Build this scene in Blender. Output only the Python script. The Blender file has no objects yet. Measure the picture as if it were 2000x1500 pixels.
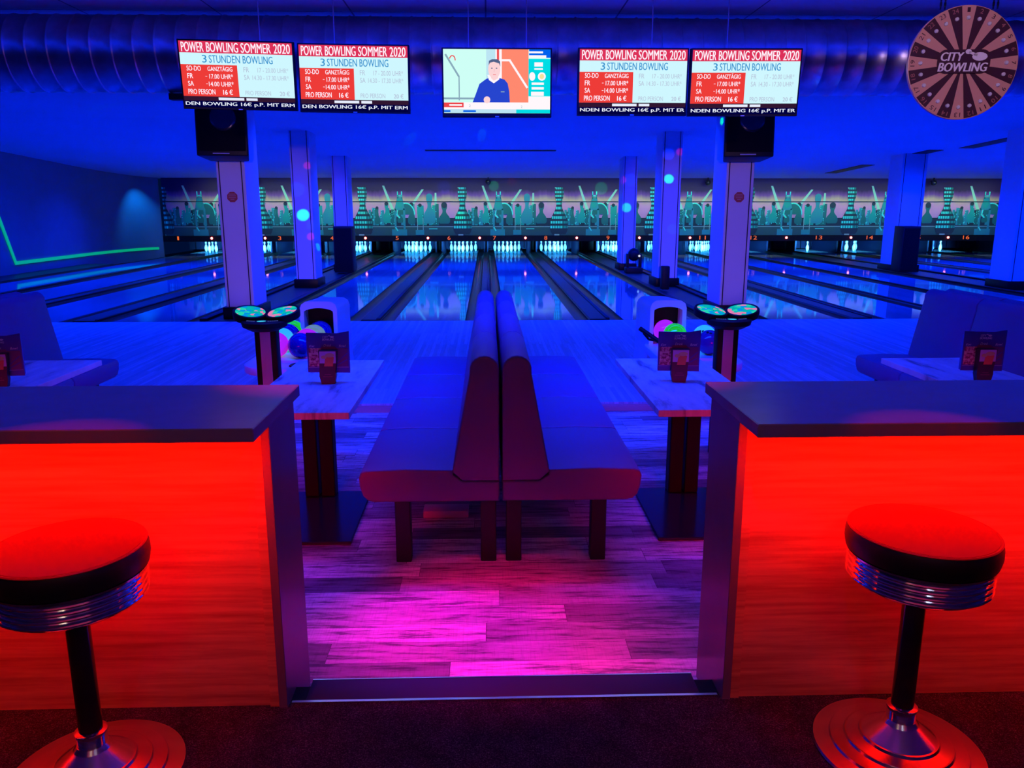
import bpy, bmesh, math, random
from mathutils import Matrix, Vector
R = math.radians
rnd = random.Random(7)
sc = bpy.context.scene
col = sc.collection

# ------------------------------------------------------------------ camera
cd = bpy.data.cameras.new('camera'); cam = bpy.data.objects.new('camera', cd); col.objects.link(cam)
cd.sensor_width = 36; cd.lens = 28.08; cd.clip_end = 200; cd.clip_start = 0.05
cam.location = (0, 0, 1.855); cam.rotation_euler = (R(90 - 12.57), 0, R(-1.756))
sc.camera = cam
sc.view_settings.view_transform = 'Standard'; sc.view_settings.look = 'None'
sc.view_settings.gamma = 1; sc.view_settings.use_curve_mapping = False
sc.view_settings.exposure = 0.0
sc.cycles.use_denoising = True
sc.cycles.max_bounces = 8; sc.cycles.diffuse_bounces = 4; sc.cycles.glossy_bounces = 4
sc.cycles.sample_clamp_indirect = 6.0
w = bpy.data.worlds.new('world'); sc.world = w; w.use_nodes = True
w.node_tree.nodes['Background'].inputs[0].default_value = (0.0, 0.004, 0.03, 1)
w.node_tree.nodes['Background'].inputs[1].default_value = 1.0

# ------------------------------------------------------------------ lights
UV = (0.0, 0.020, 1.0)
def look(o, d):
    o.rotation_euler = Vector(d).to_track_quat('-Z', 'Y').to_euler()
def area(name, loc, d, sx, sy, power, color, spread=180):
    l = bpy.data.lights.new(name, 'AREA'); l.shape = 'RECTANGLE'; l.size = sx; l.size_y = sy
    l.energy = power; l.color = color; l.spread = R(spread)
    o = bpy.data.objects.new(name, l); col.objects.link(o); o.location = loc; look(o, d); return o
def spot(name, loc, tgt, power, color, size, blend=0.25, rad=0.01):
    l = bpy.data.lights.new(name, 'SPOT'); l.energy = power; l.color = color
    l.spot_size = R(size); l.spot_blend = blend; l.shadow_soft_size = rad
    o = bpy.data.objects.new(name, l); col.objects.link(o); o.location = loc
    look(o, Vector(tgt) - Vector(loc)); return o
# blacklight bars hung behind the duct and over the lanes
area('uv_area_light', (4.2, 8.75, 3.3), (0, 0.75, -0.6), 30, 0.2, 90, UV)
area('uv_area_light', (4.2, 8.6, 2.98), (0, 0.15, -1), 30, 0.2, 210, UV)
area('uv_area_light', (4.2, 14.2, 3.49), (0, 0.1, -1), 31, 0.25, 2500, UV, 150)
area('uv_area_light', (4.2, 19.5, 3.31), (0, 0.1, -1), 31, 0.25, 2700, UV, 150)
area('uv_area_light', (4.2, 24.6, 3.05), (0, -0.1, -1), 31, 0.25, 2500, UV, 125)
area('uv_area_light', (16.2, 23.0, 3.0), (0.1, -0.1, -1), 6.5, 4, 260, UV)
# blacklight over the seating area (above the frame)
area('uv_area_light', (0.2, 5.6, 3.5), (0, 0.3, -1), 4.2, 0.5, 225, UV, 120)
area('uv_area_light', (2.0, 5.6, 3.45), (0, 1, -0.6), 20, 0.08, 14, UV, 100)  # added blue light aimed at the duct to give it a highlight
area('uv_area_light', (2.0, 6.9, 3.44), (0, 0.0, 1), 22, 0.06, 75, UV)  # added blue light facing up to brighten the near ceiling
# pale green light added so the printed panels show their colours
area('panel_wash', (4.4, 28.2, 2.72), (0, 1.0, -1.0), 29, 0.08, 165, (0.62, 1.0, 0.55), 110)
# dim red-pink fill light added behind the camera
area('front_fill', (0.2, -1.2, 2.9), (0, 1, -0.28), 4.5, 1.0, 2.6, (1.0, 0.05, 0.12))
spot('fill_spot', (-0.6, -1.0, 2.25), (-4.0, 15.0, 1.45), 1100, (1.0, 0.5, 0.8), 13, 0.6, 0.05)  # added fill from behind the camera, tinting the left pillars lilac
spot('fill_spot', (0.8, -1.0, 2.25), (4.0, 15.0, 1.45), 1100, (1.0, 0.5, 0.8), 13, 0.6, 0.05)  # same added fill for the right pillars
spot('fill_spot', (0.9, 0.2, 3.3), (2.85, 5.0, 2.69), 380, (1.0, 0.62, 1.0), 14, 0.6, 0.05)  # added fill to brighten the prize wheel
area('bar_lamp', (-0.9, -0.4, 2.9), (0.2, 1, -0.9), 0.5, 0.06, 1.3, (1.0, 0.8, 0.55))  # unseen lamps stretched into strips for the chrome to reflect
area('bar_lamp', (1.0, -0.5, 2.9), (-0.2, 1, -0.9), 0.5, 0.06, 1.3, (0.6, 0.75, 1.0))
# coloured stage spots on the plank floor
spot('floor_spot', (0.0, 2.9, 3.5), (-0.2, 3.12, 0), 330, (0.42, 0.0, 1.0), 22, 0.9)
spot('floor_spot', (0.8, 2.9, 3.5), (0.62, 3.15, 0), 150, (1.0, 0.0, 0.2), 20, 0.9)
spot('floor_spot', (-0.8, 2.9, 3.5), (-0.62, 3.1, 0), 170, (1.0, 0.0, 0.25), 20, 0.9)
spot('floor_spot', (0.1, 3.1, 3.5), (0.05, 3.22, 0), 520, (1.0, 0.0, 0.13), 30, 0.9)
spot('seat_fill', (1.3, 1.75, 3.4), (1.32, 2.24, 0.9), 70, (1.0, 0.0, 0.004), 15, 0.6)  # added red light from above, evening out the stool seats
spot('seat_fill', (-1.2, 1.75, 3.4), (-1.22, 2.2, 0.9), 70, (1.0, 0.0, 0.004), 15, 0.6)
spot('floor_spot', (0.1, 0.6, 3.4), (0.05, 1.9, 0.1), 40, (0.6, 0.0, 0.6), 60, 0.9)

# ------------------------------------------------------------------ materials
MATS = {}
def mat(name, c, rough=0.5, metal=0.0, spec=0.5, emit=None, es=1.0, coat=0.0):
    if name in MATS: return MATS[name]
    m = bpy.data.materials.new(name); m.use_nodes = True
    b = m.node_tree.nodes['Principled BSDF']
    b.inputs['Base Color'].default_value = (*c, 1); b.inputs['Roughness'].default_value = rough
    b.inputs['Metallic'].default_value = metal; b.inputs['Specular IOR Level'].default_value = spec
    b.inputs['Coat Weight'].default_value = coat
    if emit: b.inputs['Emission Color'].default_value = (*emit, 1); b.inputs['Emission Strength'].default_value = es
    MATS[name] = m; return m
def nodes(m): return m.node_tree.nodes, m.node_tree.links, m.node_tree.nodes['Principled BSDF']
def coords(m, scale=(1, 1, 1), rot=(0, 0, 0), kind='Object'):
    n, l, b = nodes(m); t = n.new('ShaderNodeTexCoord'); mp = n.new('ShaderNodeMapping')
    mp.inputs['Scale'].default_value = scale; mp.inputs['Rotation'].default_value = rot
    l.new(t.outputs[kind], mp.inputs['Vector']); return mp.outputs[0]
def noise(m, vec, scale, detail=4, rough=0.6):
    n, l, b = nodes(m); t = n.new('ShaderNodeTexNoise'); t.inputs['Scale'].default_value = scale
    t.inputs['Detail'].default_value = detail; t.inputs['Roughness'].default_value = rough
    l.new(vec, t.inputs['Vector']); return t.outputs['Fac']
def ramp(m, fac, stops):
    n, l, b = nodes(m); r = n.new('ShaderNodeValToRGB'); e = r.color_ramp.elements
    while len(e) < len(stops): e.new(0.5)
    for i, (p, c) in enumerate(stops): e[i].position = p; e[i].color = (*c, 1)
    l.new(fac, r.inputs[0]); return r.outputs[0]
def mix(m, a, b_, fac=1.0, mode='MULTIPLY'):
    n, l, b = nodes(m); x = n.new('ShaderNodeMixRGB'); x.blend_type = mode
    if isinstance(fac, float): x.inputs[0].default_value = fac
    else: l.new(fac, x.inputs[0])
    for i, v in ((1, a), (2, b_)):
        if isinstance(v, tuple): x.inputs[i].default_value = (*v, 1)
        else: l.new(v, x.inputs[i])
    return x.outputs[0]
def setc(m, out): n, l, b = nodes(m); l.new(out, b.inputs['Base Color'])
def bump(m, fac, strength=0.2, dist=0.01):
    n, l, b = nodes(m); u = n.new('ShaderNodeBump'); u.inputs['Strength'].default_value = strength
    u.inputs['Distance'].default_value = dist; l.new(fac, u.inputs['Height']); l.new(u.outputs[0], b.inputs['Normal'])
def brick(m, vec, c1, c2, mortar, bw, rh, ms, offset=0.5, bias=0.0, scale=1.0):
    n, l, b = nodes(m); t = n.new('ShaderNodeTexBrick'); l.new(vec, t.inputs['Vector'])
    for k, v in (('Color1', (*c1, 1)), ('Color2', (*c2, 1)), ('Mortar', (*mortar, 1)), ('Scale', scale),
                 ('Mortar Size', ms), ('Bias', bias), ('Brick Width', bw), ('Row Height', rh)):
        t.inputs[k].default_value = v
    t.offset = offset; return t.outputs['Color']

M = {}
def wood_strips(name, c1, c2, bw, rh, rough, rot=0, coat=0.0):
    m = mat(name, c1, rough, coat=coat)
    v = coords(m, (1, 1, 1), (0, 0, rot)); b = brick(m, v, c1, c2, tuple(x * 0.6 for x in c1), bw, rh, 0.002, 0.37)
    v2 = coords(m, (2, 30, 2) if rot == 0 else (30, 2, 2)); g = ramp(m, noise(m, v2, 2.0, 4), [(0.3, (0.75,) * 3), (0.7, (1, 1, 1))])
    setc(m, mix(m, b, g)); return m
M['approach'] = wood_strips('approach_maple', (0.62, 0.66, 0.72), (0.36, 0.40, 0.46), 2.6, 0.045, 0.42, R(90))
M['lane'] = wood_strips('lane_maple', (0.34, 0.35, 0.38), (0.26, 0.28, 0.31), 4.5, 0.06, 0.3, R(90), 0.0)
n_, l_, b_ = nodes(M['lane']); b_.inputs['Specular IOR Level'].default_value = 0.0; b_.inputs['Coat Weight'].default_value = 0.0
g_ = n_.new('ShaderNodeBsdfGlossy'); g_.inputs['Color'].default_value = (0.36, 0.78, 1.0, 1); g_.inputs['Roughness'].default_value = 0.045
x_ = n_.new('ShaderNodeMixShader'); x_.inputs[0].default_value = 0.6
l_.new(b_.outputs[0], x_.inputs[1]); l_.new(g_.outputs[0], x_.inputs[2]); l_.new(x_.outputs[0], n_['Material Output'].inputs['Surface'])
def make_planks():
    m = mat('rustic_plank_floor', (0.6, 0.5, 0.45), 0.40)
    n, l, b = nodes(m)
    def mth(op, a, c=None):
        x = n.new('ShaderNodeMath'); x.operation = op
        for i, v in ((0, a), (1, c)):
            if v is None: continue
            if isinstance(v, (int, float)): x.inputs[i].default_value = v
            else: l.new(v, x.inputs[i])
        return x.outputs[0]
    sp = n.new('ShaderNodeSeparateXYZ'); l.new(coords(m), sp.inputs[0])
    ry = mth('DIVIDE', sp.outputs[1], 0.158); row = mth('FLOOR', ry)
    w1 = n.new('ShaderNodeTexWhiteNoise'); w1.noise_dimensions = '1D'; l.new(row, w1.inputs['W'])
    xx = mth('DIVIDE', mth('ADD', sp.outputs[0], mth('MULTIPLY', w1.outputs[0], 7.0)), 1.28); cell = mth('FLOOR', xx)
    cx = n.new('ShaderNodeCombineXYZ'); l.new(cell, cx.inputs[0]); l.new(row, cx.inputs[1])
    w2 = n.new('ShaderNodeTexWhiteNoise'); w2.noise_dimensions = '2D'; l.new(cx.outputs[0], w2.inputs['Vector'])
    base = ramp(m, w2.outputs[0], [(0.0, (0.22, 0.16, 0.19)), (0.22, (0.34, 0.27, 0.29)), (0.45, (0.62, 0.54, 0.54)), (0.8, (0.95, 0.88, 0.86))])
    # a different slice of grain for every board
    gx = n.new('ShaderNodeCombineXYZ'); l.new(mth('MULTIPLY', sp.outputs[0], 1.6), gx.inputs[0]); l.new(mth('MULTIPLY', sp.outputs[1], 15.0), gx.inputs[1]); l.new(mth('MULTIPLY', w2.outputs[0], 40.0), gx.inputs[2])
    streak = ramp(m, noise(m, gx.outputs[0], 2.2, 9, 0.72), [(0.40, (0.10, 0.06, 0.09)), (0.47, (0.62, 0.55, 0.58)), (0.6, (1, 1, 1))])
    saw = ramp(m, noise(m, coords(m, (75, 3.5, 1)), 2.0, 3, 0.6), [(0.32, (0.62, 0.58, 0.6)), (0.5, (1, 1, 1))])
    ex = mth('COMPARE', mth('FRACT', xx), 0.0); ex.node.inputs[2].default_value = 0.0018
    ey = mth('COMPARE', mth('FRACT', ry), 0.0); ey.node.inputs[2].default_value = 0.014
    gap = mth('MAXIMUM', ex, ey)
    c = mix(m, mix(m, base, streak, 0.9), saw, 0.5)
    setc(m, mix(m, c, (0.05, 0.035, 0.04), gap, 'MIX'))
    return m
M['planks'] = make_planks()
def make_carpet():
    m = mat('speckled_carpet', (0.05, 0.04, 0.06), 0.95, spec=0.1)
    v = coords(m); a = noise(m, v, 260, 2); b = noise(m, v, 9, 3)
    c = ramp(m, a, [(0.45, (0.03, 0.02, 0.04)), (0.62, (0.10, 0.07, 0.11)), (0.76, (0.3, 0.2, 0.24))])
    setc(m, mix(m, c, ramp(m, b, [(0.3, (0.55,) * 3), (0.7, (1,) * 3)]))); bump(m, a, 0.6, 0.006); return m
M['carpet'] = make_carpet()
def make_front():
    m = mat('orange_wood_laminate', (0.8, 0.3, 0.1), 0.42)
    v = coords(m, (0.8, 1, 16)); a = noise(m, v, 2.4, 6, 0.6); v2 = coords(m, (0.25, 1, 5)); b = noise(m, v2, 1.4, 3)
    c = ramp(m, a, [(0.25, (0.55, 0.16, 0.05)), (0.6, (0.95, 0.42, 0.16))])
    setc(m, mix(m, c, ramp(m, b, [(0.3, (0.75,) * 3), (0.65, (1,) * 3)]))); return m
M['front'] = make_front()
def make_table():
    m = mat('knotty_oak_top', (0.7, 0.65, 0.6), 0.38)
    v = coords(m, (6, 1.2, 1)); a = noise(m, v, 2.2, 7, 0.62)
    setc(m, ramp(m, a, [(0.3, (0.2, 0.16, 0.17)), (0.42, (0.62, 0.55, 0.55)), (0.7, (0.85, 0.78, 0.76))])); return m
M['table'] = make_table()
def speck(name, c, rough, k=0.15, sc_=3, metal=0.0, spec=0.5):
    m = mat(name, c, rough, metal, spec); v = coords(m); a = noise(m, v, sc_, 5)
    setc(m, ramp(m, a, [(0.3, tuple(x * (1 - k) for x in c)), (0.7, tuple(min(1, x * (1 + k)) for x in c))])); return m
M['worktop'] = speck('grey_laminate_lit', (0.30, 0.25, 0.33), 0.24, 0.06, 5)  # counter laminate again, colour lightened to stand in for light on top
M['counter'] = speck('grey_laminate', (0.22, 0.17, 0.22), 0.3, 0.08, 5)
M['vinyl'] = speck('bench_vinyl', (0.19, 0.075, 0.25), 0.45, 0.05, 2)
bump(M['vinyl'], noise(M['vinyl'], coords(M['vinyl']), 160, 2), 0.12, 0.002)
M['seam'] = mat('dark_seam', (0.02, 0.015, 0.02), 0.7)
M['dark_leg'] = speck('dark_wood_leg', (0.014, 0.006, 0.010), 0.5)
M['black'] = speck('black_plastic', (0.006, 0.006, 0.007), 0.5, spec=0.2)
M['black_gloss'] = mat('black_powder_coat', (0.015, 0.015, 0.02), 0.18)
M['chrome'] = mat('chrome', (0.85, 0.85, 0.88), 0.09, 1.0)
M['chrome_brushed'] = mat('satin_chrome', (0.8, 0.78, 0.78), 0.2, 1.0)
M['black_metal'] = mat('dark_chrome_post', (0.12, 0.12, 0.14), 0.16, 1.0)
M['red_vinyl'] = mat('red_vinyl', (0.8, 0.02, 0.015), 0.45)
M['black_vinyl'] = mat('black_vinyl', (0.012, 0.01, 0.012), 0.4)
M['ceiling'] = speck('ceiling_paint', (0.52, 0.50, 0.53), 0.8, 0.05, 0.35)
def make_tiles():
    m = mat('ceiling_tiles', (0.8, 0.8, 0.82), 0.75)
    setc(m, brick(m, coords(m, (1, 1, 1), (0, 0, 0)), (0.8, 0.8, 0.83), (0.74, 0.74, 0.78), (0.18, 0.18, 0.22), 1.25, 0.62, 0.008, 0.0)); return m
M['tiles'] = make_tiles()
M['wall'] = speck('wall_paint', (0.17, 0.19, 0.2), 0.75, 0.12, 0.6)
M['pillar'] = speck('pillar_panel', (0.58, 0.54, 0.58), 0.5, 0.04, 1.0)
M['duct'] = speck('galvanised_duct', (0.55, 0.56, 0.62), 0.30, 0.25, 4, 0.95)
M['gutter'] = mat('gutter_plastic', (0.004, 0.012, 0.012), 0.3, spec=0.3)
M['cap'] = mat('divider_capping', (0.003, 0.003, 0.004), 0.4, spec=0.2)
M['cap2'] = mat('grey_capping', (0.009, 0.05, 0.03), 0.4, spec=0.2)
M['deck'] = mat('pin_deck', (0.5, 0.5, 0.55), 0.12)
M['kick'] = mat('kickback_board', (0.03, 0.035, 0.14), 0.5)
M['pin'] = mat('pin_white', (0.93, 0.93, 0.93), 0.25, coat=0.5)
M['pin_red'] = mat('pin_red_stripe', (0.7, 0.03, 0.05), 0.25)
M['return'] = mat('return_white_plastic', (0.70, 0.82, 0.9), 0.32)
M['trim_wood'] = mat('riser_wood', (0.42, 0.30, 0.30), 0.5)
M['steel'] = mat('steel_edge', (0.75, 0.75, 0.8), 0.25, 1.0); M['rod'] = mat('rod_grey', (0.4, 0.36, 0.5), 0.4)
M['numglow'] = mat('number_glow', (0.1, 0.02, 0), emit=(1.0, 0.16, 0.02), es=0.9)
M['redglow'] = mat('red_lens_glow', (0.2, 0, 0), emit=(1.0, 0.10, 0.09), es=16)
M['ledred'] = mat('red_led_strip', (0.2, 0, 0), emit=(1.0, 0.02, 0.005), es=10)
M['neon'] = mat('green_neon', (0, 0.2, 0.1), emit=(0.0, 0.36, 0.12), es=0.9)
def glow(name, c, s=1.0): return mat('lit_' + name, (0, 0, 0), 0.5, spec=0.0, emit=c, es=s)

# ------------------------------------------------------------------ mesh builder
def wloc(o):
    v = Vector((0, 0, 0))
    while o is not None: v = v + o.location; o = o.parent
    return v
TXT = {}
def text_geo(s, shear=0.0):
    k = (s, shear)
    if k in TXT: return TXT[k]
    c = bpy.data.curves.new('t', 'FONT'); c.body = s; c.shear = shear; c.resolution_u = 3
    o = bpy.data.objects.new('t', c); col.objects.link(o)
    me = bpy.data.meshes.new_from_object(o)
    vs = [tuple(v.co) for v in me.vertices]; fs = [tuple(p.vertices) for p in me.polygons]
    bpy.data.objects.remove(o); bpy.data.curves.remove(c); bpy.data.meshes.remove(me)
    xs = [v[0] for v in vs]; ys = [v[1] for v in vs]
    TXT[k] = (vs, fs, min(xs), max(xs), min(ys), max(ys)); return TXT[k]
class MB:
    def __init__(s): s.bm = bmesh.new(); s.M = Matrix.Identity(4)
    def _fin(s, vs, fs, m):
        for f in fs: f.material_index = m
        for v in vs: v.co = s.M @ v.co
    def raw(s, pts, faces, m=0):
        vs = [s.bm.verts.new(p) for p in pts]; fs = []
        for f in faces:
            try: fs.append(s.bm.faces.new([vs[i] for i in f]))
            except ValueError: pass
        s._fin(vs, fs, m); return s
    def box(s, x0, x1, y0, y1, z0, z1, m=0, bev=0.0, seg=2):
        if bev <= 0:
            p = [(x, y, z) for z in (z0, z1) for y in (y0, y1) for x in (x0, x1)]
            return s.raw(p, [(0, 2, 3, 1), (4, 5, 7, 6), (0, 1, 5, 4), (2, 6, 7, 3), (0, 4, 6, 2), (1, 3, 7, 5)], m)
        t = bmesh.new(); bmesh.ops.create_cube(t, size=1)
        for v in t.verts: v.co = Vector(((x0 + x1) / 2 + v.co.x * (x1 - x0), (y0 + y1) / 2 + v.co.y * (y1 - y0), (z0 + z1) / 2 + v.co.z * (z1 - z0)))
        bmesh.ops.bevel(t, geom=t.edges[:], offset=bev, segments=seg, profile=0.5, affect='EDGES')
        return s.merge(t, m)
    def merge(s, t, m):
        t.verts.index_update(); pts = [v.co.copy() for v in t.verts]; fs = [[v.index for v in f.verts] for f in t.faces]; t.free()
        return s.raw(pts, fs, m)
    def prism(s, pts, axis, a, b, m=0, bev=0.0, seg=3):
        def P(p, t):
            return (t, p[0], p[1]) if axis == 'x' else (p[0], t, p[1]) if axis == 'y' else (p[0], p[1], t)
        n = len(pts); q = [P(p, a) for p in pts] + [P(p, b) for p in pts]
        f = [tuple(range(n - 1, -1, -1)), tuple(range(n, 2 * n))] + [(i, (i + 1) % n, n + (i + 1) % n, n + i) for i in range(n)]
        t = bmesh.new(); vs = [t.verts.new(x) for x in q]; [t.faces.new([vs[i] for i in g]) for g in f]
        bmesh.ops.recalc_face_normals(t, faces=t.faces[:])
        if bev > 0:
            es = [e for e in t.edges if any(len(fc.verts) == n for fc in e.link_faces) and n > 4]
            if n == 4: es = t.edges[:]
            bmesh.ops.bevel(t, geom=es, offset=bev, segments=seg, profile=0.5, affect='EDGES')
        return s.merge(t, m)
    def lathe(s, prof, c=(0, 0, 0), seg=32, m=0, axis='z', ms=None):
        pts = []; fs = []; n = len(prof)
        for r, h in prof:
            for i in range(seg):
                a = 2 * math.pi * i / seg; x, y = r * math.cos(a), r * math.sin(a)
                p = (x, y, h) if axis == 'z' else (h, x, y) if axis == 'x' else (x, h, y)
                pts.append((p[0] + c[0], p[1] + c[1], p[2] + c[2]))
        vs = [s.bm.verts.new(p) for p in pts]; fl = []
        for j in range(n - 1):
            for i in range(seg):
                k = (i + 1) % seg
                f = s.bm.faces.new((vs[j * seg + i], vs[j * seg + k], vs[(j + 1) * seg + k], vs[(j + 1) * seg + i]))
                f.material_index = ms[j] if ms else m
        for j, mm in ((0, ms[0] if ms else m), (n - 1, ms[-1] if ms else m)):
            if prof[j][0] > 1e-5:
                f = s.bm.faces.new([vs[j * seg + i] for i in range(seg)]); f.material_index = mm
        for v in vs: v.co = s.M @ v.co
        return s
    def ball(s, c, r, m=0, seg=24, sx=1, sy=1, sz=1):
        t = bmesh.new(); bmesh.ops.create_uvsphere(t, u_segments=seg, v_segments=seg // 2, radius=r)
        for v in t.verts: v.co = Vector((c[0] + v.co.x * sx, c[1] + v.co.y * sy, c[2] + v.co.z * sz))
        return s.merge(t, m)
    def tube(s, pts, r, m=0, seg=8):
        for a, b in zip(pts[:-1], pts[1:]):
            a = Vector(a); b = Vector(b); d = b - a
            t = bmesh.new(); bmesh.ops.create_cone(t, segments=seg, radius1=r, radius2=r, depth=d.length, cap_ends=True)
            q = d.to_track_quat('Z', 'Y').to_matrix().to_4x4()
            for v in t.verts: v.co = q @ v.co + (a + b) / 2
            s.merge(t, m)
        return s
    def flat(s, pts, y, m=0):            # polygon in the x-z plane facing -y, 1 mm thick
        return s.prism(pts, 'y', y - 0.0005, y + 0.0005, m)
    def rect(s, x0, x1, z0, z1, y, m=0):
        return s.raw([(x0, y, z0), (x1, y, z0), (x1, y, z1), (x0, y, z1)], [(0, 1, 2, 3)], m)
    def disc(s, x, z, rx, rz, y, m=0, n=20):
        return s.raw([(x + rx * math.cos(2 * math.pi * i / n), y, z + rz * math.sin(2 * math.pi * i / n)) for i in range(n)], [tuple(range(n))], m)
    def line(s, p, q, wd, y, m=0):
        a = Vector(p); b = Vector(q); d = (b - a).normalized(); nrm = Vector((-d.y, d.x)) * wd / 2
        c = [a - nrm, b - nrm, b + nrm, a + nrm]
        return s.raw([(v.x, y, v.y) for v in c], [(0, 1, 2, 3)], m)
    def text(s, t, x0, x1, z0, z1, y, m=0, shear=0.0, mtx=None):
        vs, fs, a, b, c, d = text_geo(t, shear)
        pts = [(x0 + (v[0] - a) / (b - a) * (x1 - x0), y, z0 + (v[1] - c) / (d - c) * (z1 - z0)) for v in vs]
        if mtx is not None: pts = [tuple(mtx @ Vector(p)) for p in pts]
        return s.raw(pts, fs, m)
    def build(s, name, mats, parent=None, loc=None, local=False, sharp=35):
        if not isinstance(mats, (list, tuple)): mats = [mats]
        me = bpy.data.meshes.new(name); s.bm.to_mesh(me); s.bm.free()
        for m_ in mats: me.materials.append(m_)
        for p in me.polygons: p.use_smooth = True
        me.set_sharp_from_angle(angle=R(sharp))
        o = bpy.data.objects.new(name, me); col.objects.link(o)
        if parent is not None:
            o.parent = parent
            if not local: me.transform(Matrix.Translation(-wloc(parent)))
        elif loc is not None:
            if not local: me.transform(Matrix.Translation(-Vector(loc)))
            o.location = loc
        return o
def tag(o, label, cat, group=None, kind=None):
    o['label'] = label; o['category'] = cat
    if group: o['group'] = group
    if kind: o['kind'] = kind
    return o
def thing(name, label, cat, loc=(0, 0, 0), group=None, rot=(0, 0, 0)):
    o = bpy.data.objects.new(name, None); col.objects.link(o); o.location = loc; o.rotation_euler = rot
    o.empty_display_size = 0.1; return tag(o, label, cat, group)
def struct(o): o['kind'] = 'structure'; return o
def dup(o, loc, label, parent=None, rot=None):
    def cp(a, p):
        c = a.copy(); col.objects.link(c)
        if p is not None: c.parent = p
        for ch in a.children: cp(ch, c)
        return c
    c = cp(o, None); c.location = loc
    if rot is not None: c.rotation_euler = rot
    c['label'] = label; return c
def rrect(x0, x1, z0, z1, r, n=5):
    pts = []
    for cx, cz, a0 in ((x1 - r, z0 + r, -90), (x1 - r, z1 - r, 0), (x0 + r, z1 - r, 90), (x0 + r, z0 + r, 180)):
        for i in range(n + 1):
            a = R(a0 + 90 * i / n); pts.append((cx + r * math.cos(a), cz + r * math.sin(a)))
    return pts

# ------------------------------------------------------------------ the room
LZ = 0.075
def ceil_z(y): return 3.51 - 0.0515 * (y - 16.2)
b = MB(); b.box(-12.8, 21.4, 2.66, 7.18, -0.12, 0.0); o = b.build('floor', M['planks']); struct(o)
b = MB(); b.box(-12.8, 21.4, -3.2, 2.55, -0.12, 0.125); o = b.build('floor_2', M['carpet']); struct(o)
b = MB(); b.box(-12.8, 21.4, 7.18, 12.63, -0.12, LZ); o = b.build('floor_3', M['approach']); struct(o)
b = MB(); b.box(-12.8, 21.4, 12.64, 35.6, -0.2, -0.035); o = b.build('floor_4', M['cap']); struct(o)
b = MB(); b.box(-12.4, 21.0, 7.155, 7.18, 0.0, 0.058); b.box(-12.4, 21.0, 7.14, 7.155, 0.0, 0.045)
o = b.build('trim_1', M['trim_wood']); struct(o)
b = MB(); b.box(-12.8, 21.4, -3.2, 8.7, 3.62, 3.75); o = b.build('ceiling', M['tiles']); struct(o)
b = MB(); b.box(-12.8, 21.4, 8.7, 16.2, 3.51, 3.7); o = b.build('ceiling_2', M['ceiling']); struct(o)
b = MB(); z1, z2 = ceil_z(16.2), ceil_z(29.8)
b.prism([(16.2, z1), (29.8, z2), (29.8, z2 + .3), (16.2, z1 + .3)], 'x', -12.8, 21.4); o = b.build('ceiling_3', M['ceiling']); struct(o)
b = MB(); b.box(-12.8, 21.4, 35.2, 35.4, -0.2, 3.2); o = b.build('wall_back', M['kick']); struct(o)
b = MB(); b.box(-12.8, 21.4, 29.55, 35.2, 2.9, 3.1); o = b.build('ceiling_4', M['kick']); struct(o)
b = MB(); b.box(-12.8, 21.4, -3.4, -3.2, -0.1, 3.7); o = b.build('wall_front', M['counter']); struct(o)
b = MB(); b.box(21.0, 21.4, -3.2, 35.3, -0.1, 3.7); o = b.build('wall_right', M['wall']); struct(o)
b = MB()
pl = [(-12.9, -3.2), (-12.5, -3.2), (-12.5, 25.5)] + [(-12.5 + 0.9 * (1 - math.cos(R(a))), 25.5 + 3.9 * math.sin(R(a))) for a in range(10, 91, 10)] + [(-11.6, 29.45), (-12.9, 29.45)]
b.prism(pl, 'z', -0.1, 3.68); o = b.build('wall_left', M['wall']); struct(o)
# step between carpet and plank floor
b = MB(); b.box(-12.5, 21, 2.55, 2.66, -0.1, 0.12); o = b.build('trim_2', M['black']); struct(o)
t = thing('step_nosing', 'dark rubber step mat with thin metal edges across the gap between the two counters', 'step', (0.06, 2.6, 0.12))
b = MB(); b.box(-0.66, 0.76, 2.56, 2.685, 0.121, 0.131, 0, 0.003); b.build('rubber_tread', mat('navy_rubber', (0.02, 0.03, 0.09), 0.6), t)
b = MB(); b.box(-0.705, 0.82, 2.545, 2.557, 0.12, 0.134); b.build('front_edge_strip', M['steel'], t)
b = MB(); b.box(-0.66, 0.76, 2.686, 2.692, 0.06, 0.1315); b.build('rear_edge_strip', M['steel'], t)

# ceiling slots
def slot(x0, x1, y0, y1, label):
    zz0, zz1 = ceil_z(y0), ceil_z(y1); d = 0.012
    bb = MB(); pts = [(x0, y0, zz0 - d), (x1, y0, zz0 - d), (x1, y1, zz1 - d), (x0, y1, zz1 - d), (x0, y0, zz0 + .01), (x1, y0, zz0 + .01), (x1, y1, zz1 + .01), (x0, y1, zz1 + .01)]
    bb.raw(pts, [(3, 2, 1, 0), (4, 5, 6, 7), (0, 1, 5, 4), (1, 2, 6, 5), (2, 3, 7, 6), (3, 0, 4, 7)])
    o = bb.build('ceiling_vent', M['black'], loc=((x0 + x1) / 2, (y0 + y1) / 2, zz0)); tag(o, label, 'vent', 'dark slot vents in the low ceiling')
slot(-1.57, 1.78, 21.2, 21.42, 'long dark slot vent in the middle of the blue ceiling, below the television')
slot(11.35, 11.75, 24.7, 27.4, 'dark slot vent in the ceiling on the right, farthest back of the row')
slot(11.35, 11.75, 21.0, 22.5, 'dark slot vent in the ceiling just above the far right pillar')
slot(11.9, 12.3, 18.4, 20.6, 'dark slot vent in the ceiling nearest the right edge')

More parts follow.
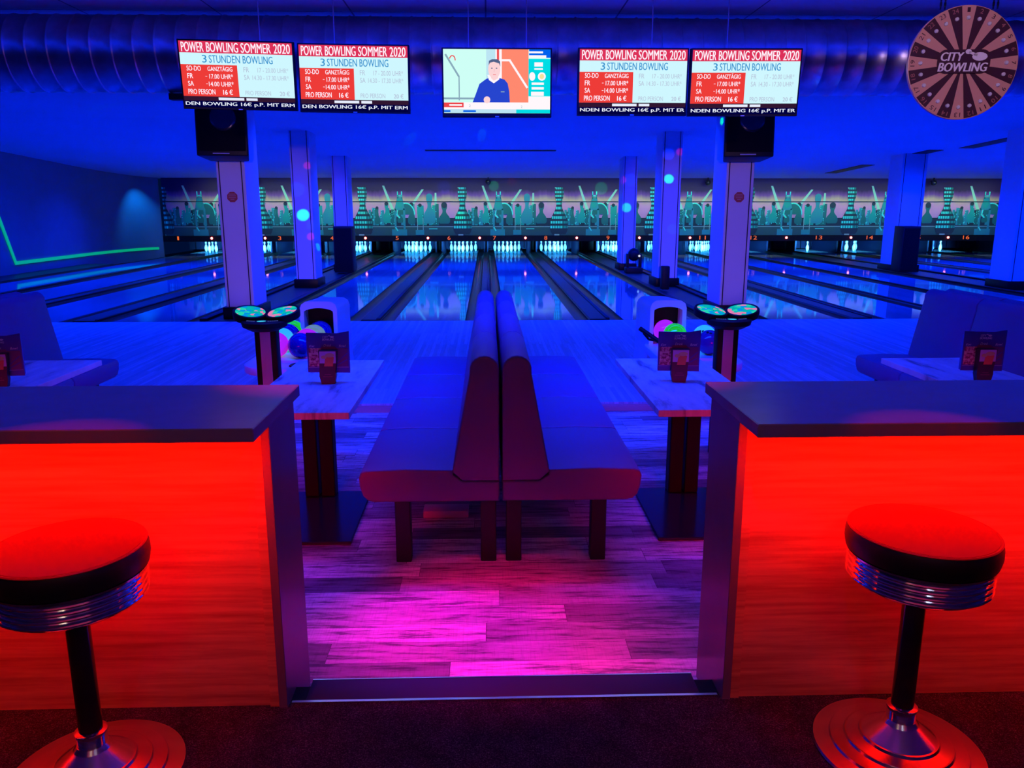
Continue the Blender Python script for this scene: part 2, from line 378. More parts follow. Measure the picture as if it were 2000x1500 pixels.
# ------------------------------------------------------------------ duct
b = MB(); prof = []; x = -12.45
while x < 20.9:
    prof += [(0.338, x), (0.338, x + 0.165), (0.345, x + 0.17), (0.345, x + 0.18), (0.338, x + 0.185)]; x += 0.19
b.lathe(prof, (0, 8.05, 3.235), 48, 0, 'x')
tag(b.build('ventilation_duct', M['duct'], loc=(4, 8.05, 3.235), sharp=60), 'huge round spiral-seamed metal air duct running across the whole room under the ceiling', 'duct')
b = MB(); b.box(-2.98, -2.82, 8.0, 8.1, 2.83, 2.888, 0, 0.005)
tag(b.build('motion_sensor', M['black'], loc=(-2.9, 8.05, 2.9)), 'small dark sensor box stuck under the duct left of the menu screens', 'sensor')

# ------------------------------------------------------------------ lanes
WORD = 'zero one two three four five six seven eight nine ten eleven twelve thirteen fourteen fifteen sixteen'.split()
LANES = {1: -10.83, 2: -9.15, 3: -7.3, 4: -5.32, 5: -2.8, 6: -0.92, 7: 0.84, 8: 2.74, 9: 5.1, 10: 7.0, 11: 8.6, 12: 10.18, 13: 12.95, 14: 14.8, 15: 16.6, 16: 18.45}
PINX = {1: -10.85, 2: -8.95, 3: -7.15, 4: -5.2, 5: -2.8, 6: -0.96, 7: 0.8, 8: 2.68, 9: 5.0, 10: 6.85, 11: 8.55, 12: 10.24, 13: 12.8, 14: 14.65, 15: 16.35, 16: 18.2}
HW = 0.56; GW = 0.21; Y0, Y1 = 12.64, 33.9
b = MB(); b.box(-HW, HW, 0, Y1 - Y0, -0.1, 0)
lane_bed = b
lt = thing('bowling_lane', 'glossy wooden bowling lane marked one, beside the left wall', 'bowling lane', (LANES[1], Y0, LZ), 'bowling lanes')
b.build('lane_surface', M['lane'], lt, local=True)
for s in (-1, 1):
    g = MB(); pts = []
    for i in range(9):
        a = math.pi * i / 8; pts.append((s * (HW + 0.005 + GW / 2) - math.cos(a) * (GW / 2 - 0.006), -0.012 - math.sin(a) * 0.075))
    out = [(p[0], p[1] - 0.008) for p in reversed(pts)]
    g.prism(pts + out, 'y', 0, 18.2, 0); g.build('gutter', M['gutter'], lt, local=True, sharp=60)
where = {2: 'second from the left wall', 3: 'left of the front left pillar', 4: 'directly left of the left pillar row', 5: 'directly right of the left pillar row',
         6: 'just left of the middle bench backs', 7: 'just right of the middle bench backs', 8: 'directly left of the right pillar row', 9: 'directly right of the right pillar row'}
for n in range(2, 17):
    dup(lt, (LANES[n], Y0, LZ), 'glossy wooden bowling lane marked %s, %s' % (WORD[n], where.get(n, 'in the bay on the right' if n < 13 else 'beyond the far right pillars')))
# dividers
names = sorted(LANES)
for a, c in zip(names[:-1], names[1:]):
    x0 = LANES[a] + HW + GW + 0.012; x1 = LANES[c] - HW - GW - 0.012
    wide = (a in (4, 8, 12))
    lab = 'dark capped divider strip between lanes %s and %s' % (WORD[a], WORD[c]) + (', wide and carrying the pillars' if wide else '')
    t = thing('lane_divider', lab, 'divider', ((x0 + x1) / 2, Y0, 0), 'dividers between the lanes')
    if wide:
        b = MB(); b.box(x0, x1, Y0, 31.5, -0.03, 0.085); b.build('cap_board', M['cap2'], t)
        b = MB(); b.box(x0, x0 + 0.12, Y0, 31.5, 0.085, 0.125, 0, 0.01); b.build('edge_rail', M['cap'], t)
        b = MB(); b.box(x1 - 0.12, x1, Y0, 31.5, 0.085, 0.125, 0, 0.01); b.build('edge_rail', M['cap'], t)
    else:
        k = max(0.02, (x1 - x0))
        b = MB(); b.prism([(x0, -0.03), (x1, -0.03), (x1, 0.07), (x1 - 0.02, 0.095), (x0 + 0.02, 0.095), (x0, 0.07)], 'y', Y0, 31.5); b.build('cap_board', M['cap2'], t)
        b = MB(); b.box(x1 - min(0.07, k * .5), x1 - 0.005, Y0 + 0.02, 31.5, 0.06, 0.11, 0, 0.008); b.build('edge_rail', M['cap'], t)
    b = MB(); b.box(x0 - 0.0, x1 + 0.0, Y0 - 0.012, Y0, -0.03, 0.075); b.build('end_plate', M['cap'], t)
b = MB(); b.box(-12.45, LANES[1] - HW - GW - 0.01, Y0, 25.4, -0.03, 0.1)
tag(b.build('lane_divider', M['cap2'], loc=(-12, Y0, 0)), 'dark capped strip between lane one and the left wall', 'divider', 'dividers between the lanes')
b = MB(); b.box(LANES[16] + HW + GW + 0.01, 20.95, Y0, 31.5, -0.03, 0.1)
tag(b.build('lane_divider', M['cap2'], loc=(20, Y0, 0)), 'dark capped strip right of lane sixteen, by the right wall', 'divider', 'dividers between the lanes')

# ------------------------------------------------------------------ pins
b = MB(); s = 1.07
pp = [(0.001, 0), (0.026, 0), (0.029, 0.008), (0.036, 0.03), (0.052, 0.07), (0.0605, 0.115), (0.058, 0.15), (0.048, 0.19), (0.034, 0.225), (0.025, 0.25), (0.0235, 0.265), (0.0235, 0.275), (0.025, 0.29), (0.0275, 0.305), (0.0315, 0.33), (0.032, 0.345), (0.027, 0.367), (0.015, 0.378), (0.001, 0.381)]
ms = [0] * (len(pp) - 1); ms[9] = 1; ms[11] = 1
b.lathe([(r * s, z * s) for r, z in pp], (0, 0, 0), 16, 0, 'z', ms)
pin0 = b.build('bowling_pin', [M['pin'], M['pin_red']], loc=(0, 0, 0), local=True, sharp=70)
pos = {1: (0, 0, 'front pin'), 2: (-.5, 1, 'left pin of the second row'), 3: (.5, 1, 'right pin of the second row'), 4: (-1, 2, 'left pin of the third row'), 5: (0, 2, 'middle pin of the third row'),
       6: (1, 2, 'right pin of the third row'), 7: (-1.5, 3, 'far left corner pin of the back row'), 8: (-.5, 3, 'inner left pin of the back row'), 9: (.5, 3, 'inner right pin of the back row'), 10: (1.5, 3, 'far right corner pin of the back row')}
racks = {n: range(1, 11) for n in range(2, 12)}
racks[1] = (1, 3, 4, 8); racks[12] = (1, 2, 4, 7, 8); racks[13] = (1, 4, 7); racks[14] = (2, 5, 3, 10); racks[15] = (1, 2, 3, 5, 8); racks[16] = (2, 1, 3, 10)
first = True
for n in racks:
    for k in racks[n]:
        dx, dy, t_ = pos[k]
        loc = (PINX[n] + dx * 0.326, 32.0 + dy * 0.282, LZ + 0.001)
        lab = 'white bowling pin on lane %s, the %s' % (WORD[n], t_)
        if first: o = pin0; o.location = loc; first = False
        else: o = pin0.copy(); col.objects.link(o); o.location = loc
        tag(o, lab, 'bowling pin', 'bowling pins standing on lane ' + WORD[n])
    l = area('pin_lamp', (PINX[n], 30.35, 0.64), (0, 1, -0.2), 1.0, 0.06, 44 if n < 12 else 38, (0.06, 0.5, 1.0), 46)
# kickback boards and machinery between the pin decks
for a, c in zip(names[:-1], names[1:]):
    x0 = LANES[a] + HW + 0.23; x1 = LANES[c] - HW - 0.23
    t = thing('kickback_board', 'dark partition beside the pin decks between lanes %s and %s' % (WORD[a], WORD[c]), 'partition', ((x0 + x1) / 2, 32.3, 0), 'partitions between pin decks')
    b = MB(); b.box(x0, x0 + 0.06, 31.5, 33.9, -0.03, 1.3); b.build('side_board', M['kick'], t)
    b = MB(); b.box(x1 - 0.06, x1, 31.5, 33.9, -0.03, 1.3); b.build('side_board', M['kick'], t)
    if a in (1, 4, 5, 8, 12, 13, 14, 15, 7):
        xm = (x0 + x1) / 2
        b = MB(); b.box(max(x0 + .07, xm - 0.26), min(x1 - .07, xm + 0.26), 31.7, 32.0, 0.16, 0.95, 0, 0.01); b.build('machine_box', M['black'], t)
    else:
        b = MB(); b.box(x0 + .06, x1 - .06, 31.9, 31.95, 0.0, 1.3); b.build('front_board', M['kick'], t)
b = MB()
for i in range(160):
    x = -12.3 + i * 0.21; b.box(x, x + 0.19, 34.0 + 0.03 * (i % 2), 34.04 + 0.03 * (i % 2), 0.1, 1.35)
tag(b.build('pit_curtain', mat('pit_curtain_cloth', (0.008, 0.01, 0.06), 0.8), loc=(4, 34, 0.1)), 'dark slatted curtain hanging behind all the pins', 'curtain')

# ------------------------------------------------------------------ printed panels above the pins
MY = 29.5; MZ0, MZ1 = 0.81, 2.83
def make_print():
    m = mat('printed_sky', (0.5, 0.4, 0.5), 0.6)
    n, l, b_ = nodes(m); t = n.new('ShaderNodeTexCoord'); s_ = n.new('ShaderNodeSeparateXYZ'); l.new(t.outputs['Object'], s_.inputs[0])
    mr = n.new('ShaderNodeMapRange'); mr.inputs['From Min'].default_value = 0.0; mr.inputs['From Max'].default_value = MZ1 - MZ0
    l.new(s_.outputs[2], mr.inputs['Value'])
    nz = noise(m, coords(m, (1.3, 1, 0.35)), 1.6, 3)
    ad = n.new('ShaderNodeMath'); ad.operation = 'MULTIPLY_ADD'; ad.inputs[1].default_value = 0.18; l.new(nz, ad.inputs[0]); l.new(mr.outputs[0], ad.inputs[2])
    c = ramp(m, ad.outputs[0], [(0.3, (0.5, 0.22, 0.42)), (0.60, (0.72, 0.30, 0.42)), (0.72, (0.62, 0.40, 0.22)), (0.80, (0.20, 0.05, 0.24)), (0.88, (0.035, 0.004, 0.06))])
    setc(m, c); return m
PR = [make_print(), mat('print_dark', (0.01, 0.03, 0.04), 0.6), mat('print_teal', (0.0, 0.34, 0.24), 0.6), mat('print_light_teal', (0.06, 0.85, 0.6), 0.6),
      mat('print_blue', (0.02, 0.28, 0.28), 0.6), mat('print_road', (0.02, 0.09, 0.08), 0.6), mat('print_beam', (0.35, 0.75, 0.42), 0.6), mat('print_pale', (0.3, 0.5, 0.4), 0.6), mat('print_mid', (0.005, 0.15, 0.12), 0.6)]
def pinshape(cx, z0, h, wd, n=14):
    out = [(0.36, 0), (0.45, .05), (0.5, .12), (0.5, .24), (0.43, .35), (0.28, .46), (0.18, .54), (0.15, .62), (0.165, .70), (0.22, .76), (0.25, .84), (0.25, .91), (0.17, .98)]
    return [(cx + r * wd, z0 + z * h) for r, z in out] + [(cx - r * wd, z0 + z * h) for r, z in reversed(out)]
def pin_w(f):
    T = [(0, .36), (.05, .45), (.12, .5), (.24, .5), (.35, .43), (.46, .28), (.54, .18), (.62, .15), (.70, .165), (.76, .22), (.84, .25), (.91, .25), (.98, .17), (1, .1)]
    for (a, x), (c, y) in zip(T[:-1], T[1:]):
        if a <= f <= c: return x + (y - x) * (f - a) / (c - a)
    return .1
def mural(b, W):
    H = MZ1 - MZ0; y = -0.03; r2 = random.Random(3)
    b.rect(0, W, 0, H, y, 0)
    y -= 0.003
    for (x0, z0, x1, z1, wd) in ((1.55, .75, 1.18, 1.75, .12), (1.95, .75, 2.55, 1.62, .13), (.55, 1.15, .30, 1.7, .07), (3.0, .95, 3.0, 1.5, .1)):
        d = wd
        b.raw([(x0 - d * .5, y, z0), (x0 + d * .5, y, z0), (x1 + d * .35, y, z1), (x1 - d * .25, y, z1)], [(0, 1, 2, 3)], 6)
    y -= 0.003
    b.rect(0, W, .0, .30, y, 5); b.rect(0, W, .30, .325, y - .001, 7); b.rect(0, W, .325, .62, y, 1)
    y -= 0.003
    for i in range(44):      # skyline clutter
        x = r2.uniform(.55, W - .12); h = r2.uniform(.25, .62) * (1.0 if x < 2.2 else 1.25); wd = r2.uniform(.04, .13)
        b.rect(x, x + wd, .36, .36 + h, y - r2.uniform(0, .002), r2.choice((2, 8, 8, 4, 1)))
        for k in range(3):
            zz = .4 + r2.random() * h * .9; b.rect(x + .01, x + .035, zz, zz + .03, y - .0025, 3)
    y -= 0.004
    for cx, z0, h, wd, mm in ((.95, .4, .62, .2, 8), (1.28, .45, .72, .26, 2), (1.75, .45, .5, .2, 8), (2.15, .4, .75, .26, 8), (2.45, .4, .72, .24, 2), (2.78, .42, 1.02, .42, 4), (3.3, .42, .7, .4, 8)):
        b.flat(pinshape(cx, z0, h, wd), y, mm)
        b.disc(cx, z0 + h * .93, wd * .26, wd * .26, y - .001, 1 if mm != 4 else 4)
    y -= 0.003
    # dome arch
    b.raw([(1.95 + .33 * math.cos(R(a)), y, .74 + .42 * math.sin(R(a))) for a in range(0, 181, 15)], [tuple(range(13))], 8)
    for k in range(12):
        a, c = R(k * 15), R(k * 15 + 15)
        b.raw([(1.95 + .33 * math.cos(a), y - .001, .74 + .42 * math.sin(a)), (1.95 + .33 * math.cos(c), y - .001, .74 + .42 * math.sin(c)), (1.95 + .29 * math.cos(c), y - .001, .74 + .38 * math.sin(c)), (1.95 + .29 * math.cos(a), y - .001, .74 + .38 * math.sin(a))], [(0, 1, 2, 3)], 3)
    # twin-legged glass figure
    y -= 0.003
    b.rect(1.45, 1.98, 0, .22, y, 4)
    for xx, ww in ((1.55, .06), (1.86, .07)):
        b.rect(xx, xx + ww, .2, .95, y, 4)
    b.raw([(1.56, y, .9), (1.92, y, .9), (1.84, y, 1.35), (1.66, y, 1.35)], [(0, 1, 2, 3)], 4)
    b.rect(1.66, 1.70, 1.3, 1.55, y, 3); b.rect(1.80, 1.84, 1.3, 1.55, y, 3); b.rect(1.66, 1.84, 1.38, 1.42, y, 3)
    b.disc(1.74, 1.12, .1, .16, y - .001, 2); b.line((1.62, .75), (1.74, .62), .05, y - .001, 3); b.line((1.58, .3), (1.66, .16), .04, y - .001, 3)
    b.rect(2.28, 2.58, 0.02, .2, y, 4); b.rect(2.34, 2.36, .2, .75, y, 7); b.rect(2.54, 2.56, .2, .62, y, 7)
    b.rect(2.75, 3.05, .22, .25, y, 3)
    # big pin shaped tower
    y -= 0.004; cx = .45; wd = .66; h = 1.72; z0 = .03
    b.flat(pinshape(cx, z0, h, wd), y, 1)
    f = 0.13
    while f < .99:
        st = .078 if f < .6 else .062
        ww = pin_w(f + st / 2) * wd * .98
        zz0, zz1 = z0 + h * f, z0 + h * (f + st * .66)
        b.rect(cx - ww, cx + ww, zz0, zz1, y - .001, 2)
        nn = 7 if f < .5 else 4
        for k in range(nn):
            xa = cx - ww + 2 * ww * (k + .2) / nn; b.rect(xa, xa + 2 * ww / nn * .5, zz0, zz1, y - .002, 3 if k < nn * .65 else 8)
        f += st * 1.25
    b.rect(cx - .16, cx + .02, .0, .05, y - .002, 7); b.rect(cx + .08, cx + .24, .01, .04, y - .002, 5)
    b.rect(0, W, 1.185, 1.205, y - .003, 1)
TOW = [-11.51, -8.02, -4.46, -0.88, 2.61, 6.05, 9.49, 13.27, 16.79]
for i, tx in enumerate(TOW):
    x0 = tx - 0.45; x1 = (TOW[i + 1] - 0.45) if i < 8 else 20.9
    W = 3.6 if i < 8 else 3.6
    desc = ['farthest left, cut by the left wall', 'behind the front left pillar', 'behind the left pillar row', 'just left of the middle', 'just right of the middle', 'behind the right pillar row',
            'right of the front right pillar', 'left of the far right pillar', 'right of the far right pillar'][i]
    if i == 1:
        mt = thing('masking_panel', 'printed pin tower skyline panel above the pins, ' + desc, 'mural panel', (x0, MY, MZ0), 'printed skyline panels above the pins')
        b = MB(); b.box(0, 3.5, -0.02, 0.05, 0, MZ1 - MZ0); b.build('panel_board', M['black'], mt, local=True)
        b = MB(); mural(b, 3.5); b.build('skyline_print', PR, mt, local=True)
    elif i == 0:
        m0 = thing('masking_panel', 'printed pin tower skyline panel above the pins, ' + desc, 'mural panel', (x0, MY, MZ0), 'printed skyline panels above the pins')
        b = MB(); b.box(.45, 3.55, -0.02, 0.05, 0, MZ1 - MZ0); b.build('panel_board', M['black'], m0, local=True)
        b = MB(); mural(b, 3.6); bmesh.ops.bisect_plane(b.bm, geom=b.bm.verts[:] + b.bm.edges[:] + b.bm.faces[:], plane_co=(.45, 0, 0), plane_no=(-1, 0, 0), clear_outer=True); b.build('skyline_print', PR, m0, local=True)
    else:
        c = dup(mt, (x0, MY, MZ0), 'printed pin tower skyline panel above the pins, ' + desc)
        c.scale.x = min(x1 - x0, 3.9) / 3.5
# number beam
nb = {1: -11.07, 2: -9.26, 3: -7.46, 4: -5.59, 5: -3.25, 6: -1.38, 7: 0.27, 8: 2.13, 9: 4.40, 10: 6.28, 11: 7.87, 12: 9.76, 13: 12.18, 14: 14.07, 15: 15.85, 16: 17.68}
redx = {1: -9.88, 2: -7.98, 3: -6.2, 4: -4.39, 5: -2.14, 6: -0.27, 7: 1.39, 8: 3.26, 9: 5.55, 10: 7.41, 12: 10.97, 13: 13.37, 15: 17.0}
b = MB(); b.box(-12.4, 20.9, MY - 0.06, MY + 0.06, 0.60, 0.81)
beam = thing('number_beam', 'long black beam with glowing orange lane numbers above the pins', 'beam', (4, MY, 0.6))
b.build('beam_board', M['black'], beam)
for n in nb:
    t_ = str(n); wd = 0.11 if n < 10 else 0.24
    if n == 1: wd = 0.06
    b = MB(); b.text(t_, nb[n] - wd / 2, nb[n] + wd / 2, 0.655, 0.79, MY - 0.068, 0); o = b.build('lane_number', M['numglow'], beam)
for n, x in redx.items():
    b = MB(); b.ball((x, MY - 0.07, 0.72), 0.042, 0, 12); o = b.build('red_foul_lamp', M['redglow'], beam)
# cameras
def dome(x, y, z, label):
    t = thing('dome_camera', label, 'camera', (x, y, z), 'small dark cameras over the panels')
    b = MB(); b.box(x - .07, x + .07, y - .07, y + .1, z, z + .05, 0, .01); b.box(x - .02, x + .02, y - .02, y + .02, z + .04, ceil_z(y) + .005); b.build('mount', M['black'], t)
    b = MB(); b.ball((x, y - 0.02, z - .03), .1, 0, 16); b.build('lens_dome', M['black_gloss'], t)
dome(-8.15, 29.2, 2.72, 'small dark camera at the panel top right of the front left pillar')
dome(0.05, 29.2, 2.72, 'small dark camera at the panel top in the middle of the room')
dome(7.9, 29.2, 2.70, 'small dark camera at the panel top left of the front right pillar')
dome(16.1, 29.2, 2.70, 'small dark camera at the panel top right of the far right pillar')

# ------------------------------------------------------------------ pillars
def pillar(x0, x1, y0, y1, label, sign=None):
    zt = 3.51 if y0 < 16.2 else ceil_z(y0) + 0.01
    t = thing('pillar', label, 'pillar', ((x0 + x1) / 2, (y0 + y1) / 2, 0.085), 'square pillars among the lanes')
    b = MB(); b.box(x0, x1, y0, y1, 0.085, zt, 0, 0.008, 1); b.build('shaft', M['pillar'], t)
    wf = x1 - x0
    for f in (0.10, 0.88):
        b = MB(); xx = x0 + wf * f; b.box(xx - .008, xx + .008, y0 - .004, y0 + .01, 0.27, zt); b.build('edge_joint', M['seam'], t)
    b = MB(); b.box(x0 - .05, x1 + .05, y0 - .05, y1 + .05, 0.086, 0.275, 0, .01); b.build('plinth', M['cap'], t)
    if sign is not None:
        b = MB(); r = .085; b.prism([(sign + r * math.cos(R(22.5 + 45 * i)), 1.99 + r * math.sin(R(22.5 + 45 * i))) for i in range(8)], 'y', y0 - .008, y0 - .002, 0)
        s_ = b.build('octagon_sticker', mat('red_sticker', (0.42, 0.05, 0.04), .6), t); s_['label'] = 'dark red octagonal sticker with small print'
        b = MB()
        for k, ww in ((0, .05), (1, .06), (2, .055), (3, .03)): b.rect(sign - ww, sign + ww, 1.99 + .04 - k * .026, 1.99 + .048 - k * .026, y0 - .009, 0)
        b.build('sticker_print', mat('sticker_print', (0.5, 0.25, 0.2), .6), s_)
pillar(-4.18, -3.74, 12.9, 13.65, 'square pillar with red octagon sticker, front one of the left row', -3.96)
pillar(-4.22, -3.79, 17.9, 18.6, 'square pillar second in the left row, behind the stickered one')
pillar(-4.22, -3.80, 22.6, 23.3, 'square pillar farthest back in the left row, behind a black speaker')
pillar(3.78, 4.22, 12.9, 13.65, 'square pillar with red octagon sticker, front one of the right row', 4.0)
pillar(3.82, 4.25, 17.9, 18.6, 'square pillar second in the right row, behind the stickered one')
pillar(3.76, 4.15, 22.6, 23.3, 'square pillar farthest back in the right row, behind a stage light')
pillar(11.12, 11.8, 21.8, 22.5, 'blue-lit square pillar right of the room, beside a black floor speaker')
pillar(11.2, 11.86, 16.9, 17.6, 'blue-lit square pillar cut off by the right edge of the photo')

# ------------------------------------------------------------------ loudspeakers
def hung_speaker(cx, label, yaw):
    t = thing('hanging_speaker', label, 'loudspeaker', (cx, 12.35, 2.9), 'large loudspeakers hung on the front pillars', (R(-6), 0, R(yaw)))
    b = MB(); b.prism([(-.36, -.25), (.36, -.25), (.28, .25), (-.28, .25)], 'z', -.37, .37, 0, .02); b.build('cabinet', M['black'], t, local=True)
    b = MB(); b.box(-.33, .33, -.262, -.251, -.30, .34); b.build('grille', mat('speaker_grille', (0.007, 0.007, 0.008), .9, spec=.03), t, local=True)
    b = MB(); b.lathe([(0.15, -.270), (.17, -.266), (.18, -.262)], (0.03, 0, .16), 32, 0, 'y'); b.build('horn_ring', M['black_gloss'], t, local=True)
    b = MB(); b.box(-.13, .1, -.268, -.262, -.345, -.33); b.build('badge', mat('grey_badge', (0.35, 0.35, 0.4), .3), t, local=True)
    b = MB(); b.box(-.05, .05, .25, .5, -.05, .05); b.build('wall_bracket', M['black'], t, local=True)
hung_speaker(-3.83, 'large black loudspeaker hung on the front left pillar below the menu screens', 6)
hung_speaker(3.88, 'large black loudspeaker hung on the front right pillar below the menu screens', -6)
def floor_speaker(x0, x1, y, z0, z1, label):
    t = thing('floor_speaker', label, 'loudspeaker', ((x0 + x1) / 2, y + .25, z0), 'black speakers standing among the lanes')
    b = MB(); b.box(x0, x1, y, y + .5, z0, z1, 0, .015); b.build('cabinet', M['black'], t)
    b = MB(); b.box(x0 + .03, x1 - .03, y - .008, y - .001, z0 + .05, z1 - .05); b.build('grille', MATS['speaker_grille'], t)
floor_speaker(-4.05, -3.55, 21.5, 0.126, 1.33, 'black floor loudspeaker in front of the rear left pillar')
floor_speaker(11.0, 11.47, 21.15, 0.13, 1.33, 'black floor loudspeaker in front of the far right pillar')
# moving head stage light and black box on the right divider
t = thing('stage_light', 'black moving-head stage light standing before the rear right pillar', 'stage light', (3.95, 21.6, 0.086))
b = MB(); b.box(3.72, 4.16, 21.4, 21.8, .086, .24, 0, .02); b.build('base', M['black'], t)
b = MB(); b.box(3.74, 3.80, 21.5, 21.7, .23, .6, 0, .01); b.box(4.08, 4.14, 21.5, 21.7, .23, .6, 0, .01); b.build('yoke', M['black'], t)
b = MB(); b.ball((3.94, 21.6, .58), .16, 0, 20, 1, 1, 1.1); b.build('head', M['black'], t)
b = MB(); b.ball((4.06, 21.45, .55), .03, 0, 12); b.build('lens', mat('lens_glow', (0.1,) * 3, emit=(.8, .8, .9), es=1.0), t)
b = MB(); b.box(3.68, 3.84, 18.9 - 2.1, 19.1 - 2.1, .126, .62, 0, .02)
tag(b.build('black_box', M['black'], loc=(3.7, 16.9, .126)), 'small upright black box standing left of the second right pillar', 'box')

# ------------------------------------------------------------------ green neon on the left wall
b = MB(); xw = -12.485
b.box(xw, xw + .03, 21.9, 25.5, .33, .42); b.prism([(21.9, .33), (21.9, .42), (21.75, .42), (20.76, 2.9), (20.64, 2.9), (21.7, .33)], 'x', xw, xw + .03)
for i in range(8):
    a0, a1 = R(10 * i), R(10 * i + 10)
    p0 = (-12.5 + .9 * (1 - math.cos(a0)), 25.5 + 3.9 * math.sin(a0)); p1 = (-12.5 + .9 * (1 - math.cos(a1)), 25.5 + 3.9 * math.sin(a1))
    b.raw([(p0[0] + .02, p0[1], .33), (p1[0] + .02, p1[1], .33), (p1[0] + .02, p1[1], .42), (p0[0] + .02, p0[1], .42)], [(0, 1, 2, 3)])
tag(b.build('neon_strip', M['neon'], loc=(-12.45, 24, .35)), 'bent green glowing light strip running low along the left wall', 'light strip')
spot('wall_downlight', (-11.3, 28.4, 2.8), (-11.9, 28.6, 1.7), 220, (0.0, 0.2, 1.0), 80, 0.9)

# ------------------------------------------------------------------ benches
def bench_half(sd, label, loc):
    t = thing('bench', label, 'bench', loc, 'upholstered benches set back to back')
    L = 0.805
    seat = [(0.008, .34), (.66, .34), (.695, .348), (.72, .372), (.735, .42), (.74, .475), (.728, .503), (.70, .514), (.5, .522), (.25, .515), (.25, .485), (.20, .452), (.008, .452)]
    back = [(0.008, .455), (.20, .455), (.252, .50), (.25, .53), (.158, 1.02)] + [(.083 + .075 * math.cos(R(a)) , 1.045 + .075 * math.sin(R(a))) for a in range(10, 171, 20)] + [(0.008, 1.03)]
    for k in range(4):
        y0, y1 = k * L + .004, (k + 1) * L - .004
        b = MB(); b.prism([(sd * p[0], p[1]) for p in seat], 'y', y0, y1, 0, .014, 3); b.build('seat_cushion', M['vinyl'], t, local=True, sharp=40)
        b = MB(); b.prism([(sd * p[0], p[1]) for p in back], 'y', y0 - (.004 if k == 0 else 0), y1, 0, .013, 3); b.build('back_cushion', M['vinyl'], t, local=True, sharp=40)
    for y in (0.01, 3.1):
        for xa, xb in ((.026, .108), (.478, .558)):
            b = MB(); b.box(min(sd * xa, sd * xb), max(sd * xa, sd * xb), y, y + .08, -.0, .345, 0, .004, 1); b.build('leg', M['dark_leg'], t, local=True)
    return t
bench_half(-1, 'burgundy vinyl bench facing left, left half of the middle back-to-back pair', (.064, 3.955, 0))
bench_half(1, 'burgundy vinyl bench facing right, right half of the middle back-to-back pair', (.064, 3.955, 0))
bench_half(1, 'dark blue-lit bench at the left edge facing right, behind the left counter', (-4.06, 3.955, 0))
bench_half(-1, 'dark blue-lit bench at the left edge with only its far side hidden, facing left', (-4.06, 3.955, 0))
bench_half(-1, 'dark blue-lit bench at the right edge facing left, behind the right counter', (4.14, 3.955, 0))
bench_half(1, 'dark blue-lit bench at the right edge facing right, only its back showing', (4.14, 3.955, 0))
b = MB(); b.box(-.40, -.125, 4.58, 4.70, 0.0, 0.045, 0, .004)
tag(b.build('floor_box', mat('pale_board', (0.85, 0.75, 0.72), .5), loc=(-.26, 4.64, 0)), 'small pale board lying on the floor under the middle left bench', 'board')

# ------------------------------------------------------------------ tables
def table(loc, label):
    t = thing('table', label, 'table', loc, 'rectangular tables beside the benches')
    b = MB(); b.box(-.315, .315, 0, 1.555, .695, .735, 0, .002, 1); b.build('tabletop', M['table'], t, local=True)
    for x in (-.052, .052):
        b = MB(); b.box(x - .045, x + .045, .60, .70, .02, .695, 0, .006, 1); b.build('leg', M['black'], t, local=True)
    b = MB(); b.box(-.25, .25, .2, 1.2, .688, .695); b.build('top_plate', M['black'], t, local=True)
    b = MB(); b.box(-.315, .315, -.12, .70, 0.001, .02, 0, .004, 1); b.build('base_plate', M['black_gloss'], t, local=True)
    return t
t1 = table((-1.088, 4.32, 0), 'oak-topped table left of the middle benches, partly behind the left counter')
dup(t1, (1.272, 4.32, 0), 'oak-topped table right of the middle benches, partly behind the right counter')
dup(t1, (-3.19, 4.38, 0), 'oak-topped table at the far left edge, behind the left counter')
dup(t1, (3.28, 4.28, 0), 'oak-topped table at the far right edge, behind the right counter')

# ------------------------------------------------------------------ menu stands
FOOD = mat('printed_food', (0.7, 0.3, 0.3), .45); setc(FOOD, ramp(FOOD, noise(FOOD, coords(FOOD), 55, 3), [(0.4, (0.28, 0.03, 0.06)), (0.5, (0.75, 0.25, 0.25)), (0.6, (0.9, 0.6, 0.45))]))
NAVY = mat('card_navy', (0.045, 0.04, 0.32), .45); PALE = mat('card_white', (0.85, 0.8, 0.85), .45)
COLA = mat('printed_cola', (0.05, 0.012, 0.01), .4); ORG = mat('printed_orange', (0.95, 0.22, 0.05), .4); PUR = mat('printed_purple', (0.16, 0.03, 0.14), .45)
LEMON = mat('printed_lemon', (0.8, 0.6, 0.2), .4); PINKI = mat('printed_ice', (0.75, 0.45, 0.6), .4)
def logo(b, cx, cz, w_, h_, y, m):
    b.text('CITY', cx - w_ * .46, cx - w_ * .02, cz + h_ * .02, cz + h_ * .42, y, m, .2)
    b.text('BOWLING', cx - w_ * .5, cx + w_ * .46, cz - h_ * .48, cz - h_ * .06, y, m, .2)
    for k in (1, 2): b.text('CITY', cx - w_ * (.46 - .008 * k), cx - w_ * (.02 - .008 * k), cz + h_ * .02, cz + h_ * .42, y - .0001 * k, m, .2); b.text('BOWLING', cx - w_ * (.5 - .008 * k), cx + w_ * (.46 + .008 * k), cz - h_ * .48, cz - h_ * .06, y - .0001 * k, m, .2)
    b.disc(cx + w_ * .30, cz + h_ * .22, w_ * .15, h_ * .2, y, m, 16); b.disc(cx + w_ * .07, cz + h_ * .45, w_ * .06, h_ * .12, y, m, 12)
    b.line((cx + w_ * .08, cz + h_ * .43), (cx + w_ * .25, cz + h_ * .28), h_ * .12, y, m)
